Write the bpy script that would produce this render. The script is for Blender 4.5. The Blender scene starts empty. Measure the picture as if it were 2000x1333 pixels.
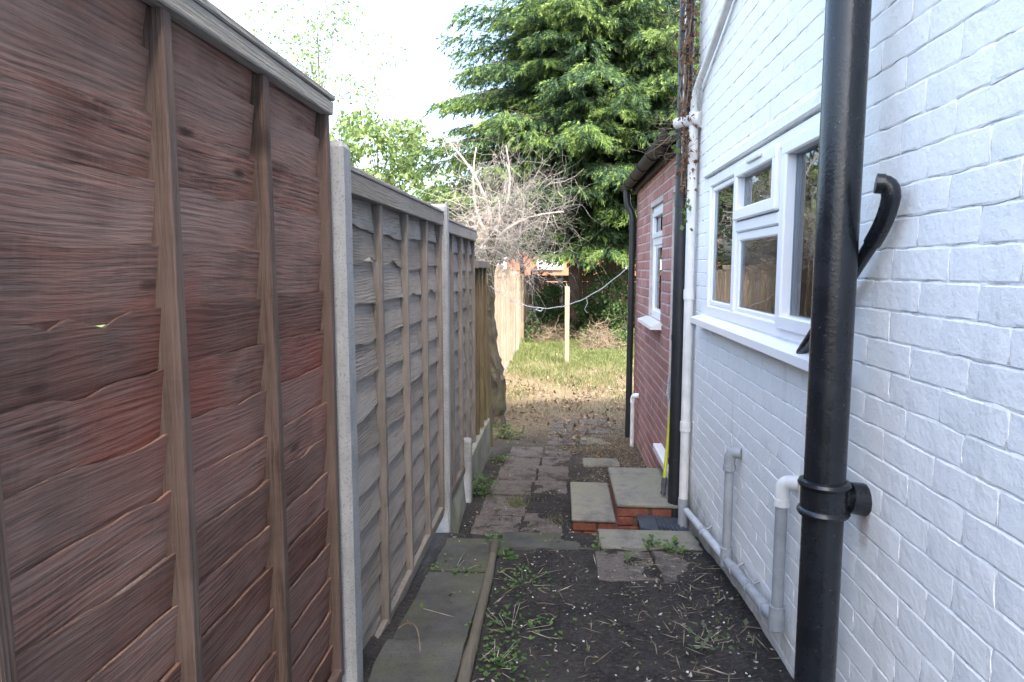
import bpy, bmesh, math, random
import numpy as np
from mathutils import Vector
random.seed(7); RNG = np.random.default_rng(7)
R = math.radians
S = bpy.context.scene
COL = S.collection
# ------------------------------------------------------------------ camera
cd = bpy.data.cameras.new('camera'); cam = bpy.data.objects.new('camera', cd); COL.objects.link(cam)
cd.lens = 24; cd.sensor_width = 36; cd.clip_start = .05; cd.clip_end = 2000
cam.location = (0, 0, 1.6); cam.rotation_euler = (R(90 - 6.1), 0, R(4.1))
S.camera = cam
# ------------------------------------------------------------------ world, sun, exposure
SUN_EL, SUN_AZ = 50.0, 153.5          # azimuth clockwise from +Y: behind and to the right
w = bpy.data.worlds.new('World'); S.world = w; w.use_nodes = True
wn = w.node_tree.nodes; wl = w.node_tree.links
sky = wn.new('ShaderNodeTexSky'); sky.sky_type = 'NISHITA'; sky.sun_disc = False
sky.sun_elevation = R(SUN_EL); sky.sun_rotation = R(SUN_AZ); sky.dust_density = 5.0; sky.air_density = 1.0; sky.ozone_density = 1.0
wl.new(sky.outputs[0], wn['Background'].inputs[0]); wn['Background'].inputs[1].default_value = .15
sl = bpy.data.lights.new('sun', 'SUN'); sun = bpy.data.objects.new('sun', sl); COL.objects.link(sun)
sl.energy = 1.9; sl.angle = R(4); sl.color = (1, .94, .85)
sd = Vector((math.sin(R(SUN_AZ)) * math.cos(R(SUN_EL)), math.cos(R(SUN_AZ)) * math.cos(R(SUN_EL)), math.sin(R(SUN_EL))))
sun.rotation_euler = sd.to_track_quat('Z', 'Y').to_euler(); sun.location = sd * 40
S.view_settings.view_transform = 'Standard'; S.view_settings.look = 'None'
S.view_settings.gamma = 1; S.view_settings.use_curve_mapping = False
S.view_settings.exposure = 2.8
S.cycles.max_bounces = 6; S.cycles.diffuse_bounces = 3; S.cycles.glossy_bounces = 3; S.cycles.transparent_max_bounces = 6

# ------------------------------------------------------------------ material helpers
class NT:
    def __init__(s, name):
        s.m = bpy.data.materials.new(name); s.m.use_nodes = True
        s.t = s.m.node_tree; s.n = s.t.nodes; s.l = s.t.links; s.b = s.n['Principled BSDF']
    def new(s, typ, ins=None, **kw):
        n = s.n.new(typ)
        for k, v in kw.items(): setattr(n, k, v)
        for k, v in (ins or {}).items(): s.set(n.inputs[k], v)
        return n
    def set(s, sock, v):
        if isinstance(v, bpy.types.NodeSocket): s.l.new(v, sock)
        elif isinstance(v, bpy.types.Node): s.l.new(v.outputs[0], sock)
        else: sock.default_value = v
    def pos(s): return s.new('ShaderNodeNewGeometry').outputs['Position']
    def rnd(s): return s.new('ShaderNodeObjectInfo').outputs['Random']
    def map(s, v, scale=(1, 1, 1), loc=(0, 0, 0)):
        return s.new('ShaderNodeMapping', {'Vector': v, 'Scale': scale, 'Location': loc}).outputs[0]
    def noise(s, v, scale, detail=4, rough=.55, dist=0):
        return s.new('ShaderNodeTexNoise', {'Vector': v, 'Scale': scale, 'Detail': detail, 'Roughness': rough, 'Distortion': dist}).outputs[0]
    def ramp(s, f, stops, interp='LINEAR'):
        n = s.new('ShaderNodeValToRGB', {'Fac': f}); r = n.color_ramp; r.interpolation = interp
        while len(r.elements) < len(stops): r.elements.new(.5)
        for e, (p, c) in zip(r.elements, stops):
            e.position = p; e.color = c if len(c) == 4 else (*c, 1)
        return n.outputs[0]
    def mix(s, f, a, b, mode='MIX'):
        n = s.new('ShaderNodeMix', data_type='RGBA', blend_type=mode)
        s.set(n.inputs[0], f)
        for i, v in ((6, a), (7, b)): s.set(n.inputs[i], (*v, 1) if isinstance(v, tuple) and len(v) == 3 else v)
        return n.outputs[2]
    def math(s, op, a, b=0.0):
        n = s.new('ShaderNodeMath', operation=op); s.set(n.inputs[0], a); s.set(n.inputs[1], b); return n.outputs[0]
    def sep(s, v):
        return s.new('ShaderNodeSeparateXYZ', {0: v}).outputs
    def bump(s, h, st=.3, d=.01):
        n = s.new('ShaderNodeBump', {'Height': h, 'Strength': st, 'Distance': d}); s.l.new(n.outputs[0], s.b.inputs['Normal'])
    def out(s, col=None, rough=.8, spec=.3, metal=0):
        if col is not None: s.set(s.b.inputs['Base Color'], (*col, 1) if isinstance(col, tuple) and len(col) == 3 else col)
        s.set(s.b.inputs['Roughness'], rough); s.b.inputs['Specular IOR Level'].default_value = spec; s.b.inputs['Metallic'].default_value = metal
        return s.m
def simple(name, c, rough=.6, spec=.4, var=.25, nscale=12, bump=.15):
    t = NT(name); p = t.pos(); n = t.noise(p, nscale, 6, .65)
    d = tuple(x * (1 - var) for x in c); u = tuple(min(1, x * (1 + var)) for x in c)
    t.bump(t.noise(p, nscale * 6, 4), bump, .004)
    return t.out(t.ramp(n, [(.3, d), (.7, u)]), rough, spec)
def wood(name, dark, mid, light, grain=34, red=None, algae=.0, ystretch=.10, vertical=False, zg=.35, rim=None):
    t = NT(name); p = t.pos(); r = t.rnd(); off = t.math('MULTIPLY', r, 37.0)
    cmb = t.new('ShaderNodeCombineXYZ', {0: off, 1: off, 2: off})
    pv = t.new('ShaderNodeVectorMath', {0: p, 1: cmb.outputs[0]}, operation='ADD').outputs[0]
    sc = (1, 1, ystretch) if vertical else (1, ystretch * 4, 1)
    warp = t.noise(t.map(pv, (2, 2, .9) if vertical else (2, 1.1, 3.2)), 1.0, 2, .5)
    st = t.map(pv, sc)
    wv = t.new('ShaderNodeVectorMath', {0: st, 1: t.new('ShaderNodeCombineXYZ', {0: 0.0, 1: t.math('MULTIPLY', warp, .10 if vertical else 0.0), 2: t.math('MULTIPLY', warp, 0.0 if vertical else .10)}).outputs[0]}, operation='ADD').outputs[0]
    wave = t.new('ShaderNodeTexWave', {'Vector': wv, 'Scale': grain, 'Distortion': .9, 'Detail': 3, 'Detail Scale': 1.5, 'Detail Roughness': .6}, wave_type='BANDS', bands_direction='Y' if vertical else 'Z').outputs['Fac']
    fib = t.noise(t.map(pv, (60, 60, 3) if vertical else (60, 4, 160)), 1, 4, .7)
    saw = t.noise(t.map(pv, (4, 4, 90) if vertical else (4, 120, 9)), 1, 2, .6)
    blot = t.noise(t.map(pv, (3, 2.2, 5)), 1, 5, .62)
    g1 = t.noise(t.map(wv, (18, 18, 9) if vertical else (18, 5, 17)), 4.2, 3, .6)
    g2 = t.noise(t.map(wv, (80, 80, 10) if vertical else (80, 6, 70)), 2.6, 3, .6)
    gm = t.math('ADD', t.math('MULTIPLY', g1, .55), t.math('MULTIPLY', g2, .55))
    gm = t.math('ADD', gm, t.math('MULTIPLY', t.math('SUBTRACT', wave, .5), t.math('MULTIPLY', t.ramp(t.noise(pv, 4.0, 3), [(.4, (.1, .1, .1)), (.68, (1, 1, 1))]), .20)))
    c = t.mix(t.ramp(gm, [(.44, (0, 0, 0)), (.60, (1, 1, 1))]), dark, mid)
    c = t.mix(t.math('MULTIPLY', t.ramp(fib, [(.42, (0, 0, 0)), (.7, (1, 1, 1))]), .55), c, light)
    c = t.mix(t.math('MULTIPLY', t.ramp(saw, [(.48, (0, 0, 0)), (.7, (1, 1, 1))]), .13), c, light)
    c = t.mix(t.ramp(blot, [(.44, (.0, .0, .0)), (.74, (.6, .6, .6))]), c, light)
    c = t.mix(t.ramp(t.noise(pv, 3.1, 4), [(.50, (0, 0, 0)), (.78, (.75, .75, .75))]), c, dark)
    if red: c = t.mix(t.ramp(t.noise(p, 1.7, 3), [(.52, (0, 0, 0)), (.7, (.8, .8, .8))]), c, red)
    # knots
    vo = t.new('ShaderNodeTexVoronoi', {'Vector': t.map(pv, (.01, 4.2, 2.0) if vertical else (.01, 2.9, 8)), 'Scale': 1.0}).outputs['Distance']
    c = t.mix(t.ramp(vo, [(.05, (.85, .85, .85)), (.11, (0, 0, 0))]), c, tuple(x * .45 for x in dark))
    if algae:
        z = t.sep(p)[2]; f = t.math('ADD', t.math('MULTIPLY', z, -1 / zg), t.math('MULTIPLY', t.noise(p, 5, 4), 1.7))
        c = t.mix(t.math('MULTIPLY', t.ramp(f, [(.25, (0, 0, 0)), (.9, (1, 1, 1))]), algae), c, (.085, .095, .035))
    c = t.mix(t.math('MULTIPLY', r, .52), c, dark)
    c = t.mix(t.math('MULTIPLY', t.math('FRACT', t.math('MULTIPLY', r, 7.31)), .34), c, light)
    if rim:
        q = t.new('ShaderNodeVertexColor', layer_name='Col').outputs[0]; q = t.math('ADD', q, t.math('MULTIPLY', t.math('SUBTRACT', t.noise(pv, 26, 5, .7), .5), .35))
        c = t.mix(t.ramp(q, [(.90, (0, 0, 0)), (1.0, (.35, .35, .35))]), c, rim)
    h = t.math('ADD', t.math('MULTIPLY', gm, 1.5), t.math('MULTIPLY', fib, .6)); h = t.math('ADD', h, t.math('MULTIPLY', saw, .08))
    t.bump(h, .85, .005)
    return t.out(c, .78, .25)

M = {}
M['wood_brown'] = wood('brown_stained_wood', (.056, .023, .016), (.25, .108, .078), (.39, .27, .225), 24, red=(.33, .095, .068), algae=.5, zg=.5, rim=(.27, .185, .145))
M['wood_brown_v'] = wood('brown_batten_wood', (.045, .027, .021), (.10, .064, .050), (.19, .14, .12), 40, vertical=True)
M['wood_grey'] = wood('grey_weathered_wood', (.165, .135, .11), (.315, .275, .235), (.45, .41, .365), 26, algae=.6, zg=.3)
M['wood_grey_v'] = wood('grey_batten_wood', (.10, .082, .068), (.19, .163, .142), (.31, .28, .255), 40, vertical=True, algae=.5)
M['wood_rail'] = wood('pale_rail_wood', (.17, .145, .12), (.28, .25, .215), (.40, .375, .335), 30)
M['wood_slate'] = wood('slate_grey_weathered_wood', (.13, .127, .122), (.26, .255, .245), (.38, .375, .365), 26)
M['wood_mossy'] = wood('mossy_brown_wood', (.07, .05, .03), (.16, .125, .075), (.24, .20, .12), 30, vertical=True, algae=.75, zg=1.2)
M['wood_tan'] = wood('tan_fence_wood', (.13, .098, .070), (.25, .20, .15), (.36, .305, .24), 40, vertical=True)
M['wood_dark'] = wood('dark_old_wood', (.03, .025, .018), (.06, .05, .035), (.10, .085, .06), 30)
M['wood_pale'] = wood('pale_post_wood', (.15, .12, .08), (.25, .205, .145), (.32, .28, .22), 40, vertical=True)
M['wood_pole'] = wood('bare_pole_wood', (.065, .056, .042), (.125, .11, .085), (.19, .17, .135), 20, algae=.4, zg=.3)
def concrete(name, a, b, green=.0, scale=9):
    t = NT(name); p = t.pos(); n = t.noise(p, scale, 8, .7); sp = t.noise(p, 160, 2, .5)
    c = t.ramp(n, [(.28, a), (.72, b)])
    c = t.mix(t.ramp(sp, [(.58, (0, 0, 0)), (.68, (.6, .6, .6))]), c, tuple(x * .45 for x in a))
    if green: c = t.mix(t.math('MULTIPLY', t.ramp(t.noise(p, 4, 6), [(.45, (0, 0, 0)), (.65, (1, 1, 1))]), green), c, (.13, .14, .05))
    t.bump(t.math('ADD', n, sp), .35, .004)
    return t.out(c, .88, .2)
M['concrete_post'] = concrete('pale_grey_concrete', (.245, .25, .25), (.365, .37, .37))
M['concrete_mossy'] = concrete('mossy_concrete', (.21, .215, .18), (.34, .34, .29), .75, 5)
M['concrete_dark'] = concrete('dark_damp_concrete', (.042, .043, .040), (.10, .10, .092), .25, 6)
M['concrete_step'] = concrete('worn_step_concrete', (.095, .09, .078), (.36, .345, .29), .45, 4.0)
def pathslab():
    t = NT('dirty_path_slab'); p = t.pos(); n = t.noise(p, 7, 8, .72); f = t.noise(p, 60, 6, .7)
    c = t.ramp(f, [(.3, (.085, .074, .067)), (.7, (.18, .158, .14))])
    c = t.mix(t.ramp(n, [(.48, (0, 0, 0)), (.64, (.85, .85, .85))]), c, t.ramp(f, [(.3, (.014, .013, .012)), (.55, (.042, .037, .033)), (.75, (.095, .085, .072))]))
    t.bump(t.math('ADD', f, n), .8, .008); return t.out(c, .93, .15)
M['slab_path'] = pathslab()
def soil():
    t = NT('soil_ground'); p = t.pos(); x, y, z = t.sep(p)
    n = t.noise(p, 5, 8, .7); f = t.noise(p, 60, 6, .7)
    c = t.ramp(f, [(.3, (.010, .010, .010)), (.52, (.032, .030, .029)), (.75, (.085, .080, .073))])
    c = t.mix(t.ramp(n, [(.42, (0, 0, 0)), (.7, (.65, .65, .65))]), c, (.070, .064, .058))
    # beyond the paved alley the soil gives way to straw, leaf mould and moss
    far = t.math('ADD', y, t.math('MULTIPLY', t.math('SUBTRACT', t.noise(p, 1.6, 4), .5), 4.0))
    straw = t.ramp(t.noise(p, 38, 6, .75), [(.3, (.055, .042, .029)), (.5, (.14, .112, .072)), (.72, (.26, .225, .15))])
    c = t.mix(t.ramp(t.math('MULTIPLY', far, .1), [(.60, (0, 0, 0)), (.82, (1, 1, 1))]), c, straw)
    grass = t.ramp(t.noise(p, 30, 5), [(.3, (.035, .06, .015)), (.7, (.10, .14, .04))])
    c = t.mix(t.ramp(t.math('MULTIPLY', far, .05), [(.62, (0, 0, 0)), (.75, (.8, .8, .8))]), c, grass)
    t.bump(t.math('ADD', f, t.math('MULTIPLY', n, .5)), .9, .012)
    return t.out(c, .95, .15)
M['soil'] = soil()
def painted():
    t = NT('white_masonry_paint'); p = t.pos(); z = t.sep(p)[2]
    n = t.noise(p, 3.2, 7, .68); f = t.noise(p, 55, 5, .65)
    c = t.mix(t.ramp(n, [(.35, (0, 0, 0)), (.75, (.35, .35, .35))]), (.82, .825, .80), (.71, .725, .705))
    c = t.mix(t.ramp(t.noise(p, 95, 2), [(.70, (0, 0, 0)), (.76, (.55, .55, .55))]), c, (.36, .37, .37))
    # rising dirt splashed on the lowest courses
    g = t.math('ADD', t.math('MULTIPLY', z, -2.6), t.math('MULTIPLY', t.noise(p, 7, 6, .7), 1.5))
    c = t.mix(t.ramp(g, [(.0, (0, 0, 0)), (.6, (.8, .8, .8))]), c, (.22, .205, .175))
    # rust run below the soil pipe bracket and grey drip streaks
    y_ = t.sep(p)[1]; dy = t.math('MULTIPLY', t.math('SUBTRACT', y_, 1.845), 17.0); dz = t.math('MULTIPLY', t.math('SUBTRACT', z, .93), 7.5)
    rs_ = t.math('ADD', t.math('MULTIPLY', dy, dy), t.math('MULTIPLY', dz, dz)); rs_ = t.math('ADD', rs_, t.math('MULTIPLY', t.noise(p, 30, 5, .7), 1.0))
    c = t.mix(t.ramp(rs_, [(.55, (.6, .6, .6)), (1.0, (0, 0, 0))]), c, (.27, .17, .11))
    dr_ = t.noise(t.map(p, (9, 9, .7)), 1.3, 5, .7)
    c = t.mix(t.ramp(dr_, [(.58, (0, 0, 0)), (.74, (.4, .4, .4))]), c, (.50, .52, .51))
    t.bump(t.math('ADD', t.math('ADD', t.math('MULTIPLY', t.noise(p, 7, 3, .6), 1.6), t.noise(p, 22, 6, .75)), t.math('MULTIPLY', f, .5)), .55, .006)
    return t.out(c, .55, .35)
M['paint'] = painted()
def joints():
    t = NT('painted_joint'); p = t.pos(); n = t.noise(p, 9, 6, .75)
    c = t.ramp(n, [(.47, (.76, .775, .77)), (.62, (.46, .46, .455)), (.78, (.2, .2, .19))])
    return t.out(c, .8, .2)
M['paint_joint'] = joints()
def redbrick():
    t = NT('red_brick'); p = t.pos(); r = t.rnd(); x, y, z = t.sep(p)
    base = t.ramp(r, [(0, (.34, .165, .14)), (.5, (.41, .205, .175)), (1, (.47, .25, .22))])
    c = t.mix(t.math('MULTIPLY', t.noise(p, 40, 5, .7), .35), base, (.18, .075, .06))
    # efflorescence stains, their own ragged patches
    bl = t.noise(t.map(p, (1, 3.4, 1.1)), 1.6, 5, .65)
    c = t.mix(t.ramp(bl, [(.60, (0, 0, 0)), (.70, (.65, .65, .65))]), c, (.56, .52, .50))
    t.bump(t.noise(p, 70, 4), .4, .004)
    return t.out(c, .8, .25)
M['brick'] = redbrick()
M['brick_step'] = simple('dull_red_brick', (.20, .072, .048), .85, .2, .35, 25)
M['mortar'] = simple('pale_mortar', (.47, .42, .385), .9, .2)
M['upvc'] = simple('white_upvc', (.80, .81, .82), .3, .5, .03, 3, .02)
M['upvc_dirty'] = simple('dirty_white_plastic', (.66, .66, .64), .4, .4, .14, 7, .05)
M['grey_plastic'] = simple('grey_waste_plastic', (.30, .32, .335), .5, .4, .18, 14, .06)
M['grey_pale'] = simple('pale_grey_plastic', (.47, .50, .53), .45, .4, .12, 14, .05)
def blackpaint():
    t = NT('black_gloss_paint'); p = t.pos()
    n = t.noise(p, 9, 6, .7); f = t.noise(p, 120, 3, .5)
    c = t.ramp(n, [(.3, (.006, .0075, .010)), (.75, (.013, .016, .021))])
    c = t.mix(t.ramp(f, [(.70, (0, 0, 0)), (.75, (.5, .5, .5))]), c, (.20, .21, .22))
    t.bump(t.math('ADD', f, t.math('MULTIPLY', t.noise(t.map(p, (30, 30, 3)), 1, 3), .8)), .18, .004)
    return t.out(c, t.ramp(n, [(.3, (.18, .18, .18)), (.7, (.36, .36, .36))]), .5)
M['black'] = blackpaint()
M['black_plastic'] = simple('black_plastic', (.018, .020, .023), .42, .45, .3, 9, .08)
M['rubber'] = simple('grey_rubber', (.07, .075, .085), .65, .3)
M['dust_cover'] = simple('slate_plastic', (.05, .06, .075), .5, .4)
M['yellow'] = simple('yellow_green_handle', (.50, .52, .045), .45, .4, .12)
M['mop'] = simple('grey_mop_cotton', (.42, .42, .42), .95, .1, .3, 60)
M['rope'] = simple('grey_rope', (.42, .44, .46), .8, .2)
M['roof'] = simple('grey_roof_tile', (.09, .085, .085), .85, .2)
M['gutter'] = simple('brown_black_gutter', (.016, .014, .0145), .6, .2, .25, 6)
M['far_brick'] = simple('orange_brick_wall', (.30, .14, .085), .9, .2)
M['render'] = simple('cream_render', (.72, .69, .63), .9, .2)
M['pane_backing'] = simple('pale_pane_backing', (.36, .40, .44), .9, .1)
def glass():
    t = NT('window_glass'); out = t.n['Material Output']
    g = t.new('ShaderNodeBsdfGlossy', {'Color': (.92, .96, 1, 1), 'Roughness': .015})
    tr = t.new('ShaderNodeBsdfTransparent', {'Color': (.70, .78, .82, 1)})
    fr = t.new('ShaderNodeFresnel', {'IOR': 1.55})
    nb = t.new('ShaderNodeBump', {'Height': t.noise(t.pos(), 3, 2), 'Strength': .04, 'Distance': .02})
    t.l.new(nb.outputs[0], g.inputs['Normal'])
    mx = t.new('ShaderNodeMixShader', {0: fr.outputs[0], 1: tr.outputs[0], 2: g.outputs[0]})
    t.l.new(mx.outputs[0], out.inputs[0]); return t.m
M['glass'] = glass()
def bark(name, a, b, green=0):
    t = NT(name); p = t.pos(); n = t.noise(t.map(p, (14, 14, 4)), 1, 7, .7, .6)
    c = t.ramp(n, [(.3, a), (.7, b)])
    if green: c = t.mix(t.math('MULTIPLY', t.ramp(t.noise(p, 6, 4), [(.5, (0, 0, 0)), (.65, (1, 1, 1))]), green), c, (.10, .11, .05))
    t.bump(n, 1, .03); return t.out(c, .92, .15)
M['bark'] = bark('spruce_bark', (.05, .036, .028), (.15, .115, .09))
M['bark_grey'] = bark('grey_gnarled_bark', (.025, .021, .016), (.13, .115, .09), .6)
M['twig'] = simple('dead_grey_twig', (.30, .275, .25), .9, .1, .4, 9)
M['twig_brown'] = simple('dead_brown_twig', (.19, .15, .112), .9, .1, .4, 9)
def leafm(name, trans=.42, rough=.55):
    t = NT(name); at = t.new('ShaderNodeVertexColor', layer_name='Col').outputs[0]
    out = t.n['Material Output']; t.out(at, rough, .3)
    tl = t.new('ShaderNodeBsdfTranslucent', {'Color': at})
    mx = t.new('ShaderNodeMixShader', {0: trans, 1: t.b.outputs[0], 2: tl.outputs[0]})
    t.l.new(mx.outputs[0], out.inputs[0]); return t.m
M['leaf'] = leafm('foliage')
M['litter'] = leafm('dry_litter', .1, .9)

# ------------------------------------------------------------------ object helpers
WL = {}
def wl_of(o): return WL.get(o.name, Vector((0, 0, 0)))
def tag(o, label=None, cat=None, group=None, kind=None):
    for k, v in (('label', label), ('category', cat), ('group', group), ('kind', kind)):
        if v: o[k] = v
    return o
def thing(name, label, cat, loc, group=None):
    o = bpy.data.objects.new(name, None); COL.objects.link(o); o.location = loc; o.empty_display_size = .1
    WL[o.name] = Vector(loc); return tag(o, label, cat, group)
def link(name, me, parent, origin=None):
    """mesh data is in world coordinates relative to origin"""
    o = bpy.data.objects.new(name, me); COL.objects.link(o)
    pl = wl_of(parent) if parent else Vector((0, 0, 0)); og = Vector(origin) if origin is not None else pl
    if parent: o.parent = parent
    o.location = og - pl; WL[o.name] = og
    return o
class MB:
    def __init__(s): s.v = []; s.f = []
    def add(s, v, f):
        k = len(s.v); s.v += [tuple(q) for q in v]; s.f += [tuple(i + k for i in q) for q in f]; return s
    def box(s, x0, x1, y0, y1, z0, z1, j=0):
        v = [(x, y, z) for x in (x0, x1) for y in (y0, y1) for z in (z0, z1)]
        if j: v = [tuple(c + random.uniform(-j, j) for c in q) for q in v]
        return s.add(v, [(0, 1, 3, 2), (4, 6, 7, 5), (0, 4, 5, 1), (2, 3, 7, 6), (0, 2, 6, 4), (1, 5, 7, 3)])
    def cbox(s, x0, x1, y0, y1, z0, z1, b=.004, j=0):
        """box with chamfered edges"""
        bm = bmesh.new(); bmesh.ops.create_cube(bm, size=1)
        for q in bm.verts:
            q.co = Vector(((x0 + x1) / 2 + q.co.x * (x1 - x0), (y0 + y1) / 2 + q.co.y * (y1 - y0), (z0 + z1) / 2 + q.co.z * (z1 - z0)))
            if j: q.co += Vector([random.uniform(-j, j) for _ in range(3)])
        bmesh.ops.bevel(bm, geom=bm.edges[:], offset=b, segments=1, affect='EDGES')
        bm.verts.index_update(); s.add([q.co[:] for q in bm.verts], [[q.index for q in f.verts] for f in bm.faces]); bm.free(); return s
    def tube(s, pts, r, n=10, caps=True):
        pts = [Vector(p) for p in pts]; m = len(pts); rs = r if isinstance(r, (list, tuple)) else [r] * m
        t0 = (pts[1] - pts[0]).normalized(); u = t0.orthogonal().normalized(); vs = []
        for i, p in enumerate(pts):
            t = (pts[min(i + 1, m - 1)] - pts[max(i - 1, 0)]).normalized()
            u = (u - t * u.dot(t)).normalized(); w_ = t.cross(u)
            for k in range(n):
                a = 2 * math.pi * k / n; vs.append(p + (u * math.cos(a) + w_ * math.sin(a)) * rs[i])
        fs = [(i * n + k, i * n + (k + 1) % n, (i + 1) * n + (k + 1) % n, (i + 1) * n + k) for i in range(m - 1) for k in range(n)]
        if caps: fs += [tuple(range(n - 1, -1, -1)), tuple(range((m - 1) * n, m * n))]
        return s.add(vs, fs)
    def prism(s, prof, y0, y1):
        """profile [(x,z)] extruded along Y"""
        n = len(prof); v = [(x, y0, z) for x, z in prof] + [(x, y1, z) for x, z in prof]
        return s.add(v, [(i, (i + 1) % n, n + (i + 1) % n, n + i) for i in range(n)] + [tuple(range(n - 1, -1, -1)), tuple(range(n, 2 * n))])
    def build(s, name, mat, parent=None, smooth=False, origin=None):
        og = Vector(origin) if origin is not None else (wl_of(parent) if parent else Vector((0, 0, 0)))
        me = bpy.data.meshes.new(name); me.from_pydata([tuple(Vector(q) - og) for q in s.v], [], s.f); me.materials.append(M[mat] if isinstance(mat, str) else mat)
        bm = bmesh.new(); bm.from_mesh(me); bmesh.ops.recalc_face_normals(bm, faces=bm.faces[:]); bm.to_mesh(me); bm.free()
        if smooth:
            me.polygons.foreach_set('use_smooth', [True] * len(me.polygons)); me.set_sharp_from_angle(angle=R(40))
        return link(name, me, parent, og)
def npmesh(name, V, F, mat, parent=None, col=None):
    """V (n,3), F (m,k) uniform polygons, col per vertex (n,3)"""
    V = np.asarray(V, dtype=np.float32); F = np.asarray(F, dtype=np.int32); m, k = F.shape
    og = wl_of(parent) if parent else Vector((0, 0, 0))
    V = V - np.array(og, dtype=np.float32)
    me = bpy.data.meshes.new(name); me.vertices.add(len(V)); me.vertices.foreach_set('co', V.ravel())
    me.loops.add(m * k); me.loops.foreach_set('vertex_index', F.ravel())
    me.polygons.add(m); me.polygons.foreach_set('loop_start', np.arange(0, m * k, k, dtype=np.int32))
    me.update(calc_edges=True)
    if col is not None:
        ca = me.color_attributes.new('Col', 'FLOAT_COLOR', 'POINT')
        ca.data.foreach_set('color', np.hstack([col, np.ones((len(col), 1))]).astype(np.float32).ravel())
    me.materials.append(M[mat]); me.validate()
    return link(name, me, parent, og)
def bend(p0, p1, p2, n=6):
    p0, p1, p2 = map(Vector, (p0, p1, p2))
    return [(1 - t) ** 2 * p0 + 2 * t * (1 - t) * p1 + t * t * p2 for t in [i / n for i in range(n + 1)]]
def wob(seed, k=5, f0=2.0):
    r = random.Random(seed); c = [(r.uniform(.4, 1) / (i + 1), f0 * (i + 1) * r.uniform(.7, 1.3), r.uniform(0, 6.3)) for i in range(k)]
    return lambda t: sum(a * math.sin(f * t + p) for a, f, p in c)

# ------------------------------------------------------------------ ground
def gz(x, y):
    x = np.asarray(x, float); y = np.asarray(y, float)
    z = np.interp(y, [-10, 2.3, 3.99, 4.09, 4.24, 5, 7, 9, 16, 22, 80], [.60, .13, -.005, -.06, -.185, -.20, -.25, -.28, -.27, -.22, -.1])
    z = z + .05 * np.clip((x - .55) / .25, 0, 1) * np.clip((3.8 - y) / .6, 0, 1)
    pit = np.clip((x - .40) / .06, 0, 1) * np.clip((y - 4.06) / .03, 0, 1) * np.clip((4.4 - y) / .05, 0, 1)
    z = z - .10 * pit
    n = np.sin(x * 7.1 + 1.3) * np.sin(y * 5.3) + .6 * np.sin(x * 17 + y * 11) + .5 * np.sin(x * 31 - y * 23 + 2) + .35 * np.sin(x * 53 + y * 61)
    return z + .0055 * n + .012 * np.sin(x * 2.1 + y * 1.7)
xs = np.concatenate([np.linspace(-150, -12, 14), np.linspace(-10, -1.4, 22), np.arange(-1.3, 1.0, .03), np.linspace(1.1, 10, 30), np.linspace(12, 150, 14)])
ys = np.concatenate([np.linspace(-40, 0, 10), np.arange(.3, 8.6, .03), np.linspace(8.7, 24, 120), np.linspace(25, 90, 30), [120, 200, 400]])
gx, gy = np.meshgrid(xs, ys); V = np.stack([gx, gy, gz(gx, gy)], -1).reshape(-1, 3)
nx, ny = len(xs), len(ys); ii = (np.arange(ny - 1)[:, None] * nx + np.arange(nx - 1)[None]).ravel()
ground = npmesh('ground', V, np.stack([ii, ii + 1, ii + nx + 1, ii + nx], 1), 'soil'); tag(ground, kind='structure')
ground.data.polygons.foreach_set('use_smooth', [True] * len(ground.data.polygons))
def G(x, y): return float(gz(x, y))
def slab(x0, x1, y0, y1, mat, lift=.012, tilt=.006, th=.06):
    m = MB(); zc = []
    n = 5; w1 = [wob(random.random()) for _ in range(4)]
    # ragged outline
    P = [(x0 + (x1 - x0) * i / n, y0 + .006 * w1[0](i * 1.3)) for i in range(n)] + [(x1 + .006 * w1[1](i * 1.3), y0 + (y1 - y0) * i / n) for i in range(n)] + \
        [(x1 - (x1 - x0) * i / n, y1 + .006 * w1[2](i * 1.3)) for i in range(n)] + [(x0 + .006 * w1[3](i * 1.3), y1 - (y1 - y0) * i / n) for i in range(n)]
    cx, cy = (x0 + x1) / 2, (y0 + y1) / 2
    e = .1; sx = (G(cx + e, cy) - G(cx - e, cy)) * 0 + random.uniform(-tilt, tilt); sy = (np.interp(cy + .15, [2.3, 4.03], [.13, -.005]) - np.interp(cy - .15, [2.3, 4.03], [.13, -.005])) / .3 if cy < 4.1 else -.02
    zz = lambda x, y: G(cx, cy) + lift + sx * (x - cx) + (sy + random.uniform(-.002, .002)) * (y - cy)
    k = len(P); top = [(cx + (x - cx) * .985, cy + (y - cy) * .985, zz(x, y)) for x, y in P]
    mid = [(x, y, zz(x, y) - .006) for x, y in P]; bot = [(x, y, zz(x, y) - th) for x, y in P]
    m.add(top + mid + bot, [tuple(range(k))] + [(k + i, k + (i + 1) % k, (i + 1) % k, i) for i in range(k)] + [(2 * k + i, 2 * k + (i + 1) % k, k + (i + 1) % k, k + i) for i in range(k)])
    return m.build('paving_slab', mat, ground)
for a in [(-.66, -.37, 3.36, 3.88), (-.665, -.37, 2.50, 3.32), (-.665, -.36, 1.65, 2.47)]: slab(*a, 'concrete_dark', .016)
slab(.235, .80, 3.73, 4.055, 'concrete_step', .016, .003)
slab(-.34, .225, 3.72, 4.0, 'concrete_dark', .006, .004)
for a in [(.20, .50, 3.28, 3.70), (.515, .79, 3.24, 3.69)]: slab(*a, 'slab_path', .002, .005)
py = 4.34
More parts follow.
